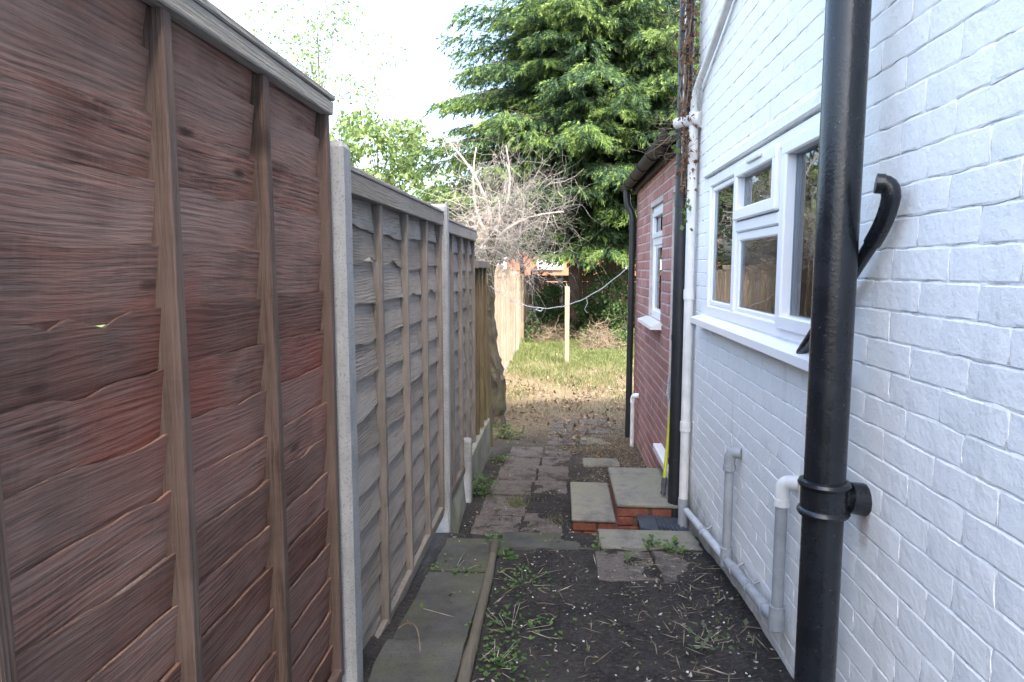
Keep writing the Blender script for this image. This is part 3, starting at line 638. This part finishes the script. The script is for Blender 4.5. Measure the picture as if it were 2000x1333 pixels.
for i in range(7): MB().cbox(.615 + i * .026, .627 + i * .026, 4.125, 4.325, -.026 - i * .004, .012 - i * .004, .002).build('rib', 'dust_cover', dc)
m = MB(); pts = []; rs = []
wb_ = wob(4, 3, 2)
for i in range(13):
    t = i / 12; y_ = 1.70 + t * 2.02; x_ = -.318 - .045 * t + .005 * wb_(t * 5); pts.append((x_, y_, G(x_, y_) + .021)); rs.append(.026 - .005 * t + .0025 * wb_(t * 11))
m.tube(pts, rs, 12)
pl = thing('timber_pole', 'weathered round timber pole lying along the dark slabs', 'pole', (-.34, 2.7, .1))
m.build('shaft', 'wood_pole', pl, True)
MB().tube([pts[-2], Vector(pts[-1]) + Vector((-.002, .02, .004)), Vector(pts[-1]) + Vector((-.003, .05, .004))], [.023, .031, .022], 10).build('knob', 'wood_pole', pl, True)
p = thing('wooden_post', 'pale square wooden post standing alone on the lawn', 'post', (.12, 13.4, -.28))
m = MB().cbox(.075, .165, 13.35, 13.44, -.5, 1.24, .006, .006); m.build('shaft', 'wood_pale', p)
MB().tube([(.12, 13.40, 1.23), (.10, 13.40, 1.31)], [.012, .006], 6).build('nail', 'wood_pale', p)
ln = thing('washing_line', 'sagging grey rope line tied from brick corner to gnarled trunk', 'rope', (0, 7.6, 1.18))
A, B_ = Vector((.80, 7.44, 1.70)), Vector((-.80, 7.72, 1.40)); pts = []
for i in range(41):
    t = i / 40; q = A.lerp(B_, t); q.z -= .375 * 4 * t * (1 - t) * (1 + .12 * (t - .5)) ; q.z += .004 * math.sin(t * 50); pts.append(q)
MB().tube(pts, .0055, 6).build('rope', 'rope', ln, True)
MB().tube([pts[25] + Vector((0, 0, .0)), pts[25] + Vector((-.02, .01, -.035)), pts[26] + Vector((-.05, 0, -.02)), pts[26]], .007, 6).build('knot', 'rope', ln)
MB().tube([pts[13], pts[13] + Vector((.01, .01, -.06)), pts[13] + Vector((-.02, 0, -.13)), pts[13] + Vector((.008, .01, -.17))], .004, 5).build('loose_end', 'rope', ln)
# ------------------------------------------------------------------ far garden: fences
gf = thing('garden_fence', 'tan fence of upright boards and pale posts along the lawn', 'fence', (-1.02, 14.3, -.28))
for k in range(6):
    y0 = 7.28 + k * 2.02; top = 1.685 - .065 * k
    for i in range(16):
        a = y0 + i * .12; MB().cbox(-1.03, -1.012 + .016 * (i % 2) + random.uniform(0, .010), a, a + .113, -.14, top + random.uniform(-.02, .02), .003, .002).build('board', 'wood_tan', gf)
    for z in (.2, 1.25): MB().cbox(-1.075, -1.034, y0, y0 + 1.92, z, z + .06, .003).build('rail', 'wood_tan', gf)
    MB().cbox(-1.035, -.995, y0 + .01, y0 + 1.91, -.34, -.145, .004).build('gravel_board', 'concrete_mossy', gf)
    MB().cbox(-1.05, -.945, y0 + 1.925, y0 + 2.005, -.5, top + .03, .006).build('post', 'wood_tan', gf)
bf = thing('back_fence', 'dark old board fence across the end of the garden', 'fence', (2, 20.9, -.25))
x = -1.6
while x < 6: MB().cbox(x, x + .145, 20.9, 20.925, -.2, 1.18 + random.uniform(-.02, .02), .003, .003).build('board', 'wood_dark', bf); x += .15
MB().cbox(-1.6, 6, 20.86, 20.97, 1.2, 1.38, .01).build('capping', 'wood_dark', bf)
for x in (0.0, 1.85, 3.7): MB().cbox(x - .05, x + .05, 20.83, 20.895, -.4, 1.3, .006).build('post', 'concrete_post', bf)
for i in range(7): MB().cbox(-1.0, .55, 20.76, 20.79, -.2 + i * .105, -.125 + i * .105, .004, .002).build('slat', 'wood_grey_v', bf)
# far houses
fh = thing('far_house', 'orange brick house with white trim beyond the back fence', 'house', (1.5, 36, -.2))
MB().box(-6, 9, 34, 42, -.4, 4.6).build('wall', 'far_brick', fh);
MB().prism([(-6.4, 4.6), (9.4, 4.6), (1.5, 7.4)], 33.6, 42.4).build('roof', 'roof', fh)
for x in (-4, -1.2, 2.2, 5): frame(fh, 'window', 0, 1, 0, 1, 0, 1, .1) if False else MB().cbox(x, x + 1.3, 33.9, 33.965, 1.5, 2.7, .02).build('window', 'upvc', fh)

# ------------------------------------------------------------------ vegetation
def quads(C, D, U, L, W, col, curl=0.0):
    """leaf rhombi: centres-base C (n,3), direction D, side U, lengths L, widths W, colours (n,3) -> V,F,col"""
    n = len(C); L = np.asarray(L)[:, None]; W = np.asarray(W)[:, None]
    N = np.cross(D, U)
    a = C; b = C + D * L * .45 + U * W * .5 + N * W * curl; c = C + D * L; d = C + D * L * .45 - U * W * .5 + N * W * curl
    V = np.stack([a, b, c, d], 1).reshape(-1, 3); F = np.arange(4 * n).reshape(n, 4)
    return V, F, np.repeat(col, 4, 0)
def unit(a): return a / (np.linalg.norm(a, axis=-1, keepdims=True) + 1e-9)
def rv(n): return unit(RNG.normal(size=(n, 3)))
def palette(n, cols, w=None, var=.18):
    c = np.array(cols)[RNG.choice(len(cols), n, p=w)]; return c * (1 + RNG.uniform(-var, var, (n, 1)))
DK = [(.036, .076, .040), (.050, .098, .048), (.068, .124, .055)]; LT = [(.15, .235, .060), (.11, .185, .052), (.19, .27, .08)]
def spruce(label, x, y, r0, H, rad, zlow, seed, light):
    global RNG; RNG = np.random.default_rng(seed); rr = random.Random(seed)
    t = thing('spruce_tree', label, 'tree', (x, y, G(x, y)))
    MB().tube([(x + .03 * math.sin(z), y, z) for z in (-.4, .3, 1.5, 3, 6, 10, H)], [r0 * 1.35, r0 * 1.08, r0, r0 * .9, r0 * .7, r0 * .4, .03], 14).build('trunk', 'bark', t, True)
    limbs = MB(); C = []; D = []; Lf = []; K = []
    z = zlow
    while z < H - .5:
        f = (z - zlow) / (H - zlow); nb = 8 if z < 8.5 else 5
        ph = rr.uniform(0, 6.28)
        for b in range(nb):
            lbr = rr.choice((.2, .4, .7, 1.1)); az = ph + b * 6.283 / nb + rr.uniform(-.3, .3); Lb = rad * (1 - f) ** .7 * rr.choice((.7, .85, .95, 1.02, 1.1, 1.22)) * (.82 if f < .07 else 1)
            if z < zlow + 1.2: Lb *= rr.uniform(.45, .85)
            e = np.array([math.cos(az), math.sin(az), 0]); dr = rr.uniform(.16, .38)
            def P_(s): return np.array([x, y, z]) + e * Lb * s + np.array([0, 0, Lb * (.10 * s - dr * s * s + .10 * s ** 4)])
            limbs.tube([P_(s) for s in (0, .3, .6, .95)], [.035 * (1 - f) + .012, .025, .015, .005], 4, False)
            ns = max(5, int(Lb / .15)) if z < 9 else max(4, int(Lb / .32))
            for s in np.linspace(.22, 1, ns):
                p0 = P_(s); sid = np.array([-e[1], e[0], 0])
                for sg in (-1, 1):
                    tl = (.55 * (1 - .62 * s) + .16) * rr.uniform(.7, 1.2) * min(1.2, Lb / 2.4 + .3)
                    d = unit(e * .75 + sid * sg * rr.uniform(.55, 1.0) + np.array([0, 0, rr.uniform(-.55, -.1)]))
                    nf = max(3, int(tl / .075))
                    for q in range(nf):
                        u = (q + 1) / nf; pp = p0 + d * tl * u + np.array([0, 0, -.20 * tl * u * u])
                        dd = unit(d + sid * rr.uniform(-.7, .7) + e * rr.uniform(-.2, .4) + np.array([0, 0, rr.uniform(-1.1, -.1)]))
                        C.append(pp); D.append(dd); Lf.append(rr.uniform(.15, .27)); K.append((s * .55 + u * .45 - .45) * lbr)
        z += .26 if z < 8.5 else .55
    tag(limbs.build('limbs', 'bark', t), kind='stuff')
    C = np.array(C); D = np.array(D); Lf = np.array(Lf); K = np.array(K); n = len(C)
    young = (RNG.uniform(size=n) < np.clip(K * 2.4, 0, .9) * light)
    col = np.where(young[:, None], palette(n, LT), palette(n, DK))
    V = []; F = []; CC = []; k = 0
    side = unit(np.cross(D, rv(n)))
    for j in range(8):      # needles set round each shoot
        a = j / 8 * 2 * math.pi; sd_ = unit(side * math.cos(a) + np.cross(D, side) * math.sin(a))
        off = RNG.uniform(-.08, .62, (n, 1)); d2 = unit(D + sd_ * RNG.uniform(.32, .6, (n, 1)))
        v, f, c = quads(C + D * Lf[:, None] * off, d2, unit(np.cross(d2, sd_)), Lf * .60, np.full(n, .021), col * RNG.uniform(.8, 1.2, (n, 1)))
        V.append(v); F.append(f + k); CC.append(c); k += len(v)
    o_ = npmesh('crown', np.vstack(V), np.vstack(F), 'leaf', t, np.vstack(CC)); return t
spruce('tall spruce with pale green shoots on drooping branches', .36, 18.9, .19, 14.5, 4.0, 2.45, 3, 1.0)
spruce('broad dark spruce with a thick trunk nearer the extension', 1.42, 18.4, .25, 15.5, 3.9, 2.2, 5, 1.2)
def clumps(parent, name, centres, radii, n_per, size, cols, mat='leaf', flat=.0, seed=1):
    global RNG; RNG = np.random.default_rng(seed); C = []
    for c, r_ in zip(centres, radii):
        k = int(n_per * (r_[0] * r_[2]) ** .9); d = rv(k) * RNG.uniform(.35, 1, (k, 1)) ** .5; C.append(np.array(c) + d * np.array(r_))
    C = np.vstack(C); n = len(C); D = unit(rv(n) + np.array([0, 0, -.35])); U = unit(np.cross(D, rv(n)))
    L = RNG.uniform(.7, 1.3, n) * size
    v, f, c = quads(C, D, U, L, L * RNG.uniform(.5, .8, n), palette(n, cols), .15)
    return npmesh(name, v, f, mat, parent, c)
BR = [(.16, .23, .075), (.20, .27, .10), (.12, .19, .065)]
IVY = [(.030, .062, .022), (.045, .088, .028), (.065, .12, .036)]
def tree(label, x, y, h, rx, seed, cols=BR, n=700, ncl=26, size=.13, zc0=.35, group=None):
    rr = random.Random(seed); t = thing('leafy_tree', label, 'tree', (x, y, -.2), group)
    m = MB(); m.tube([(x, y, -.4), (x + .1, y, h * .35), (x, y, h * .85)], [h * .022, h * .014, .02], 8)
    cs = []; rs = []
    for i in range(ncl):
        a = rr.uniform(0, 6.28); u = rr.uniform(0, 1); q = rr.uniform(.25, 1) ** .6 * rx * math.sqrt(max(.05, 1 - (2 * u - 1) ** 2 * .85)); c = (x + q * math.cos(a), y + q * math.sin(a), h * zc0 + u * h * (1 - zc0))
        s_ = rr.uniform(.16, .30) * rx; cs.append(c); rs.append((s_ * 1.2, s_ * 1.2, s_ * .7))
        m.tube(bend((x, y, c[2] * .6), (x, y, c[2] * .85), c, 4), [.03, .024, .018, .012, .007], 5, False)
    m.build('trunk', 'bark', t); clumps(t, 'crown', cs, rs, n, size, cols, seed=seed); return t
tree('loose pale green tree behind the grey overlap panel', -5.9, 22, 6.3, 2.5, 21, ncl=34, n=850, size=.15)
tree('pale leafy tree behind the dead twiggy crown', -2.9, 23, 4.7, 1.9, 22, ncl=28, n=850, size=.14)
tree('tall thin leaved tree fading into the bright sky', -9.5, 27, 11.5, 3.4, 23, [(.16, .23, .08), (.2, .27, .1)], n=170, ncl=40, size=.14)
tree('dark leafy tree between spruce and far house', 4.2, 24, 7.5, 3.0, 24, IVY, n=420, ncl=30)
def shrub(label, x, y, h, rx, ry, seed, cols=IVY, n=2600, size=.075, zb=None):
    rr = random.Random(seed); zb = G(x, y) if zb is None else zb; t = thing('shrub', label, 'shrub', (x, y, zb)); m = MB(); cs = []; rs = []
    for i in range(15):
        a = rr.uniform(0, 6.28); q = rr.uniform(0, 1) ** .5; c = (x + rx * q * math.cos(a), y + ry * q * math.sin(a), zb + h * rr.uniform(.15, .88) * (1.12 - .4 * q)); s_ = rr.uniform(.2, .34) * min(rx, h)
        cs.append(c); rs.append((s_ * 1.2, s_ * 1.2, s_)); m.tube(bend((x + rr.uniform(-.1, .1), y, zb - .05), (x, y, zb + (c[2] - zb) * .6), c, 4), .008, 4, False)
    m.build('stems', 'twig_brown', t); clumps(t, 'foliage', cs, rs, n, size, cols, seed=seed); return t
shrub('dense ivy covered shrub filling the corner beside the extension', 1.75, 17.8, 2.0, 1.15, .9, 41)
shrub('bright leafy shrub at the foot of the thick spruce trunk', 1.05, 18.6, 1.9, .6, .5, 42, [(.06, .12, .03), (.09, .16, .045)])
shrub('low ivy mound under the tall spruce trunk', .45, 19.4, .85, 1.2, .7, 43)
shrub('ivy hanging over the dark back fence', -.25, 20.45, 1.45, .75, .35, 44, [(.05, .095, .03), (.07, .13, .04)])
shrub('dark leafy bush against the end of the tan fence', -.72, 17.4, .85, .26, .6, 45)
shrub('trailing bramble bush beyond the lawn post', .0, 18.6, .55, .8, .5, 46)
shrub('weedy green growth behind the brush heap', 1.5, 16.4, .6, .9, .6, 47, [(.07, .12, .035), (.10, .16, .05)], 1500)
tree('dense dark tree crown just over the back fence', .9, 22.6, 3.6, 1.9, 31, IVY, n=900, ncl=26, size=.12, zc0=.3)
tree('small green tree beyond the corner of the back fence', -1.3, 22.4, 2.9, 1.2, 32, IVY, n=800, ncl=14, size=.11, zc0=.35)
def twiggy(m, rr, p, d, L, r_, depth, spread=.8, grav=0.0):
    q = [p]; dd = d
    for i in range(4):
        dd = (dd + Vector([rr.gauss(0, .22) for _ in range(3)]) + Vector((0, 0, grav))).normalized(); q.append(q[-1] + dd * L / 4)
    m.tube(q, [r_, r_ * .85, r_ * .7, r_ * .55, r_ * .4], 4 if r_ > .006 else 3, False)
    if depth:
        for i in range(rr.randint(4, 6)):
            k = rr.randint(1, 4); nd = (dd * .5 + Vector([rr.gauss(0, spread) for _ in range(3)])).normalized(); twiggy(m, rr, q[k], nd, L * rr.uniform(.45, .75), r_ * .5, depth - 1, spread, grav)
dt = thing('dead_tree', 'gnarled grey trunk topped by a tangle of bare dead twigs', 'tree', (-.76, 7.85, -.25))
m = MB(); pts = [(-.735, 7.8, -.35), (-.745, 7.8, -.1), (-.72, 7.8, .2), (-.745, 7.8, .42), (-.80, 7.8, .62), (-.815, 7.8, .9), (-.83, 7.8, 1.2), (-.82, 7.8, 1.5), (-.79, 7.8, 1.8), (-.76, 7.82, 2.1)]
pp = []; rs = []
for i in range(len(pts) - 1):
    for k in range(4):
        t = k / 4; pp.append(Vector(pts[i]).lerp(Vector(pts[i + 1]), t)); rs.append(np.interp(i + t, [0, 1, 2, 3, 5, 9], [.13, .105, .095, .085, .07, .055]) * (1 + .12 * math.sin(i * 5.1 + t * 9)))
m.tube(pp, rs, 16)
for q in m.v[:]: pass
m.v = [(x + .016 * math.sin(z * 31 + y * 60) * math.sin(x * 70), y + .016 * math.sin(z * 27 + x * 55), z) for x, y, z in m.v]
m.build('trunk', 'bark_grey', dt, True)
rr = random.Random(5)
for a, b, c in (((-.78, 7.82, 1.95), (-.80, 7.8, 2.6), (-1.42, 7.9, 3.15)), ((-.76, 7.82, 2.05), (-.5, 7.8, 2.35), (-.62, 7.7, 2.95)), ((-.76, 7.8, 1.9), (-.5, 7.7, 2.2), (.02, 7.7, 2.22)), ((-.8, 7.82, 1.9), (-1.1, 7.9, 2.3), (-1.0, 8.1, 3.0))):
    MB().tube(bend(a, b, c, 8), [.022 - .0018 * i for i in range(9)], 6).build('branch', 'twig', dt, True)
m = MB()
for i in range(300):
    z = min(rr.uniform(1.5, 2.6), rr.uniform(1.8, 3.2)); c = Vector((-.72 + rr.gauss(0, .2), 7.82 + rr.gauss(0, .2), z)); d = Vector((rr.gauss(.08, .7), rr.gauss(0, .6), rr.gauss(.05, .55))).normalized(); twiggy(m, rr, c, d, rr.uniform(.3, .75), .0031, 1, .7)
for b0, b1, n in (((-.8, 7.8, 2.3), (-1.42, 7.9, 3.15), 16), ((-.5, 7.7, 2.15), (.0, 7.7, 2.2), 22), ((-.62, 7.78, 2.4), (-.62, 7.7, 2.9), 8), ((-.9, 7.85, 2.2), (-1.3, 7.9, 2.0), 14)):
    for i in range(n):
        c = Vector(b0).lerp(Vector(b1), rr.random()); twiggy(m, rr, c, Vector((rr.gauss(0, 1), rr.gauss(0, .7), rr.gauss(0, .8))).normalized(), rr.uniform(.2, .42), .0034, 1, .7)
tag(m.build('crown', 'twig', dt), kind='stuff')
def heap(label, x, y, rx, h, seed, mat, n=130):
    rr = random.Random(seed); z = G(x, y); t = thing('brush_heap', label, 'brush pile', (x, y, z)); m = MB()
    for i in range(n):
        a = rr.uniform(0, 6.28); q = rr.random() ** .5; c = Vector((x + rx * q * math.cos(a), y + .4 * q * math.sin(a), z + h * (1 - q * q) * rr.random())); d = Vector((rr.gauss(0, 1), rr.gauss(0, .6), rr.gauss(.05, .4))).normalized(); twiggy(m, rr, c - d * .2, d, rr.uniform(.3, .6), .007, 1, .6)
    m.build('twigs', mat, t)
heap('grey heap of cut dry branches on the lawn', .95, 15.9, .48, .62, 61, 'twig_brown'); heap('small brown heap of dead stems near the tan fence', -.28, 17.2, .45, .5, 62, 'twig_brown', 80)
# dead climber on the corner stack
dcm = thing('dead_climber', 'dead brown climbing plant tangled round the corner pipes', 'climbing plant', (.73, 4.33, 2.2)); m = MB(); rr = random.Random(9); C = []
for i in range(42):
    z = rr.uniform(2.25, 3.5); a = Vector((.735 + rr.gauss(0, .03), 4.31 + rr.gauss(0, .05), z)); twiggy(m, rr, a, Vector((rr.gauss(-.25, .5), rr.gauss(-.2, .5), rr.gauss(-.1, .8))).normalized(), rr.uniform(.12, .30), .0026, 1, .7)
for i in range(5):
    z0 = rr.uniform(1.9, 2.1); w1 = wob(i + 70, 3, 6); m.tube([(.735 + .03 * w1(z), 4.27 + .03 * w1(z + 4), z) for z in np.linspace(z0, 4.2, 24)], .0045, 4, False)
m.build('stems', 'twig_brown', dcm)
n = 620; RNG = np.random.default_rng(9); zz = RNG.uniform(2.05, 3.7, n); C = np.stack([.745 + RNG.normal(0, .028, n), 4.25 + RNG.normal(0, .05, n), zz], 1); D = unit(rv(n) + np.array([0, 0, -.8])); L = RNG.uniform(.018, .045, n)
v, f, c = quads(C, D, unit(np.cross(D, rv(n))), L, L * .6, palette(n, [(.16, .085, .045), (.23, .14, .08), (.11, .06, .035)]), .3); npmesh('dead_leaves', v, f, 'litter', dcm, c)
n = 34; C = np.array([.75, 4.215, 1.93]) + RNG.normal(0, .03, (n, 3)) * np.array([.5, .6, 1.3]); C[::3] += np.array([-.06, .08, .42]); D = unit(rv(n) + np.array([-.3, 0, -.3])); L = RNG.uniform(.025, .05, n)
v, f, c = quads(C, D, unit(np.cross(D, rv(n))), L, L * .8, palette(n, [(.10, .18, .045), (.14, .22, .06)]), .15); npmesh('green_leaves', v, f, 'leaf', dcm, c)

# grass and litter
def scatter(n, x0, x1, y0, y1, dens=None):
    x = RNG.uniform(x0, x1, n); y = RNG.uniform(y0, y1, n)
    if dens is not None: k = RNG.uniform(size=n) < dens(x, y); x, y = x[k], y[k]
    return np.stack([x, y, gz(x, y)], 1)
RNG = np.random.default_rng(77)
pn = lambda x, y, s=1.0: .5 + .25 * np.sin(x * 3.1 * s + np.sin(y * 1.7 * s) * 2) + .25 * np.sin(y * 2.3 * s + np.sin(x * 2.9 * s + 1) * 2)
def blades(C, h0, h1, wd, cols, name, label):
    n = len(C); D = unit(np.stack([RNG.normal(0, .45, n), RNG.normal(0, .45, n), np.ones(n)], 1)); U = unit(np.cross(D, rv(n))); L = RNG.uniform(h0, h1, n)
    v, f, c = quads(C, D, U, L, np.full(n, wd), palette(n, cols, var=.25)); o_ = npmesh(name, v, f, 'leaf', None, c); tag(o_, label, 'grass', None, 'stuff')
near_clear = lambda x, y: np.clip((y - 8.3) / 3.0, .0, 1)
C = scatter(120000, -.99, 2.6, 8.4, 20.3, lambda x, y: np.clip((y - 8.2) / 6, .05, 1) * np.clip(pn(x, y) * 1.5 - .25, .08, 1))
g_ = RNG.uniform(size=len(C)) < np.clip((C[:, 1] - 7.5) / 7.5, .2, .9)
blades(C[g_], .04, .14, .010, [(.095, .135, .045), (.14, .175, .062), (.18, .20, .08)], 'lawn_grass', 'patchy green grass growing across the far lawn')
blades(C[~g_], .03, .10, .008, [(.28, .235, .135), (.22, .18, .10), (.23, .235, .10)], 'straw_grass', 'dry straw coloured grass on the near lawn')
def leaves(name, label, C, l0, l1, cols, lift=.004, up=.35, asp=.6, cat='litter'):
    n = len(C); C = C + np.array([0, 0, lift]); D = unit(np.stack([RNG.normal(size=n), RNG.normal(size=n), RNG.normal(0, up, n)], 1)); U = unit(np.cross(D, np.array([0, 0, 1.]) + rv(n) * .35)); L = RNG.uniform(l0, l1, n)
    v, f, c = quads(C, D, U, L, L * asp, palette(n, cols, var=.3), .2); tag(npmesh(name, v, f, 'litter', None, c), label, cat, None, 'stuff')
BRN = [(.13, .085, .055), (.19, .135, .09), (.09, .058, .04), (.25, .19, .13)]
leaves('fallen_leaves', 'brown fallen leaves scattered over the lawn', scatter(15000, -.98, 2.4, 7.2, 15.5, lambda x, y: np.exp(-((y - 9.6) / 2.6) ** 2) * np.clip(pn(x, y, 1.7) * 1.6 - .3, .05, 1)), .03, .085, BRN, .008, .5)
leaves('dry_straw', 'dry straw strewn beside the red brick wall', scatter(9000, -.2, .79, 5.2, 8.6, lambda x, y: np.clip((x + .25 - (y < 6.6) * .35) * 1.6, .02, 1)), .02, .08, [(.22, .165, .095), (.30, .23, .14), (.14, .10, .06)], .010, .25, .10)
leaves('alley_debris', 'small chips and dead leaf fragments on the dark alley soil', scatter(8500, -.66, .8, 1.6, 8.0, lambda x, y: .25 + .75 * pn(x, y, 3) * (np.abs(x - .55) < .3)), .006, .028, [(.20, .175, .13), (.30, .28, .24), (.10, .08, .055), (.07, .09, .03)], .006, .3, .5)
leaves('pale_chips', 'tiny white chips speckling the alley soil', scatter(230, -.66, .78, 1.6, 5.2), .005, .014, [(.6, .6, .58), (.5, .5, .47)], .009, .2, .9)
leaves('dead_stalks', 'thin dead stalks lying on the alley soil', scatter(750, -.3, .79, 1.6, 3.7, lambda x, y: .25 + .75 * (x > .45)), .03, .12, [(.26, .22, .15), (.17, .14, .09), (.34, .30, .22)], .010, .12, .05)
m = MB(); rr = random.Random(3)
for i in range(26):
    x, y = rr.uniform(-.25, .75), rr.uniform(1.9, 3.6); a = rr.uniform(0, 6.28); L = rr.uniform(.04, .12); m.tube(bend((x, y, G(x, y) + .012), (x + L * .5 * math.cos(a), y + L * .5 * math.sin(a), G(x, y) + .02 + rr.random() * .02), (x + L * math.cos(a + .6), y + L * math.sin(a + .6), G(x + L * math.cos(a + .6), y + L * math.sin(a + .6)) + .012), 6), .0016, 4)
tag(m.build('fallen_twigs', 'twig_brown'), 'curved brown twigs lying on the alley soil', 'twigs', None, 'stuff')
WEED = [(.07, .15, .035), (.10, .19, .05), (.13, .22, .06)]
def weed(label, x, y, n, r_, h, size=.03, cols=WEED, grass=False, zb=None):
    z = G(x, y) if zb is None else zb; t = thing('weed', label, 'weed', (x, y, z)); C = np.array([x, y, z]) + np.stack([RNG.normal(0, r_, n), RNG.normal(0, r_, n), RNG.uniform(.1, 1, n) * h], 1)
    if grass:
        C[:, 2] = z; D = unit(np.stack([RNG.normal(0, .6, n), RNG.normal(0, .6, n), np.ones(n)], 1)); U = unit(np.cross(D, rv(n))); L = RNG.uniform(.5, 1, n) * h; v, f, c = quads(C, D, U, L, np.full(n, .004), palette(n, cols))
    else:
        D = unit(np.stack([RNG.normal(size=n), RNG.normal(size=n), RNG.normal(.1, .35, n)], 1)); U = unit(np.cross(D, np.array([0, 0, 1.]) + rv(n) * .3)); L = RNG.uniform(.6, 1.3, n) * size; v, f, c = quads(C, D, U, L, L * .75, palette(n, cols), .1)
        m = MB()
        for q in C[:: max(1, n // 14)]: m.tube([(x + (q[0] - x) * .3, y + (q[1] - y) * .3, z - .005), tuple(q)], .0013, 3, False)
        m.build('stems', 'twig', t)
    npmesh('leaves', v, f, 'leaf', t, c)
weed('bushy green weed against the mossy gravel board', -.62, 5.25, 170, .065, .16, .035)
weed('pale grass tuft on the brown path slabs', -.32, 5.0, 110, .04, .11, .03, [(.22, .24, .10), (.16, .19, .07)], True)
weed('thin straw tuft beside the lower door step', -.03, 4.62, 60, .05, .09, .03, [(.22, .2, .10), (.15, .15, .07)], True)
weed('small bright weed at the far end of the timber pole', -.365, 3.83, 26, .03, .06, .03)
weed('leafy weed beside the knob of the timber pole', -.29, 3.62, 16, .03, .03, .05)
weed('upright weed in the joint of the worn concrete slab', .53, 3.76, 46, .035, .09, .032, zb=.012)
weed('pale green weed at the front edge of the worn slab', .63, 3.68, 40, .035, .07, .035)
weed('narrow yellow green weed between the two slab ends', .225, 3.72, 14, .015, .07, .03)
weed('small weed on bare soil below the worn slab', .36, 3.52, 10, .015, .05, .03)
weed('mossy green weeds in the joint of the dark slabs', -.55, 3.34, 60, .07, .03, .022)
weed('broad leaved weeds beside the middle of the timber pole', -.18, 3.25, 70, .09, .035, .024)
weed('single round leaf plant on the dark slab', -.52, 3.03, 5, .015, .02, .05)
weed('scattered weeds near the close end of the timber pole', -.20, 2.72, 110, .11, .035, .022)
weed('low creeping weeds along the timber pole side', -.24, 2.42, 120, .09, .03, .022)
weed('straggly weeds in debris under the grey riser', .63, 2.62, 46, .07, .035, .03, [(.10, .15, .07), (.15, .19, .10)])
weed('green weeds beside the gnarled trunk foot', -.60, 7.35, 120, .10, .14, .05, [(.10, .16, .045), (.16, .22, .06)])
weed('small weeds below the mossy stake', -.58, 6.35, 60, .07, .07, .035)
m = MB(); m.tube(bend((-.655, 2.62, .13), (-.56, 2.66, .20), (-.50, 2.30, .16), 10), .0028, 5)
tag(m.build('straw_stalk', 'twig_brown', origin=(-.6, 2.5, .13)), 'curved straw stalk lying on the dark slab', 'stalk')
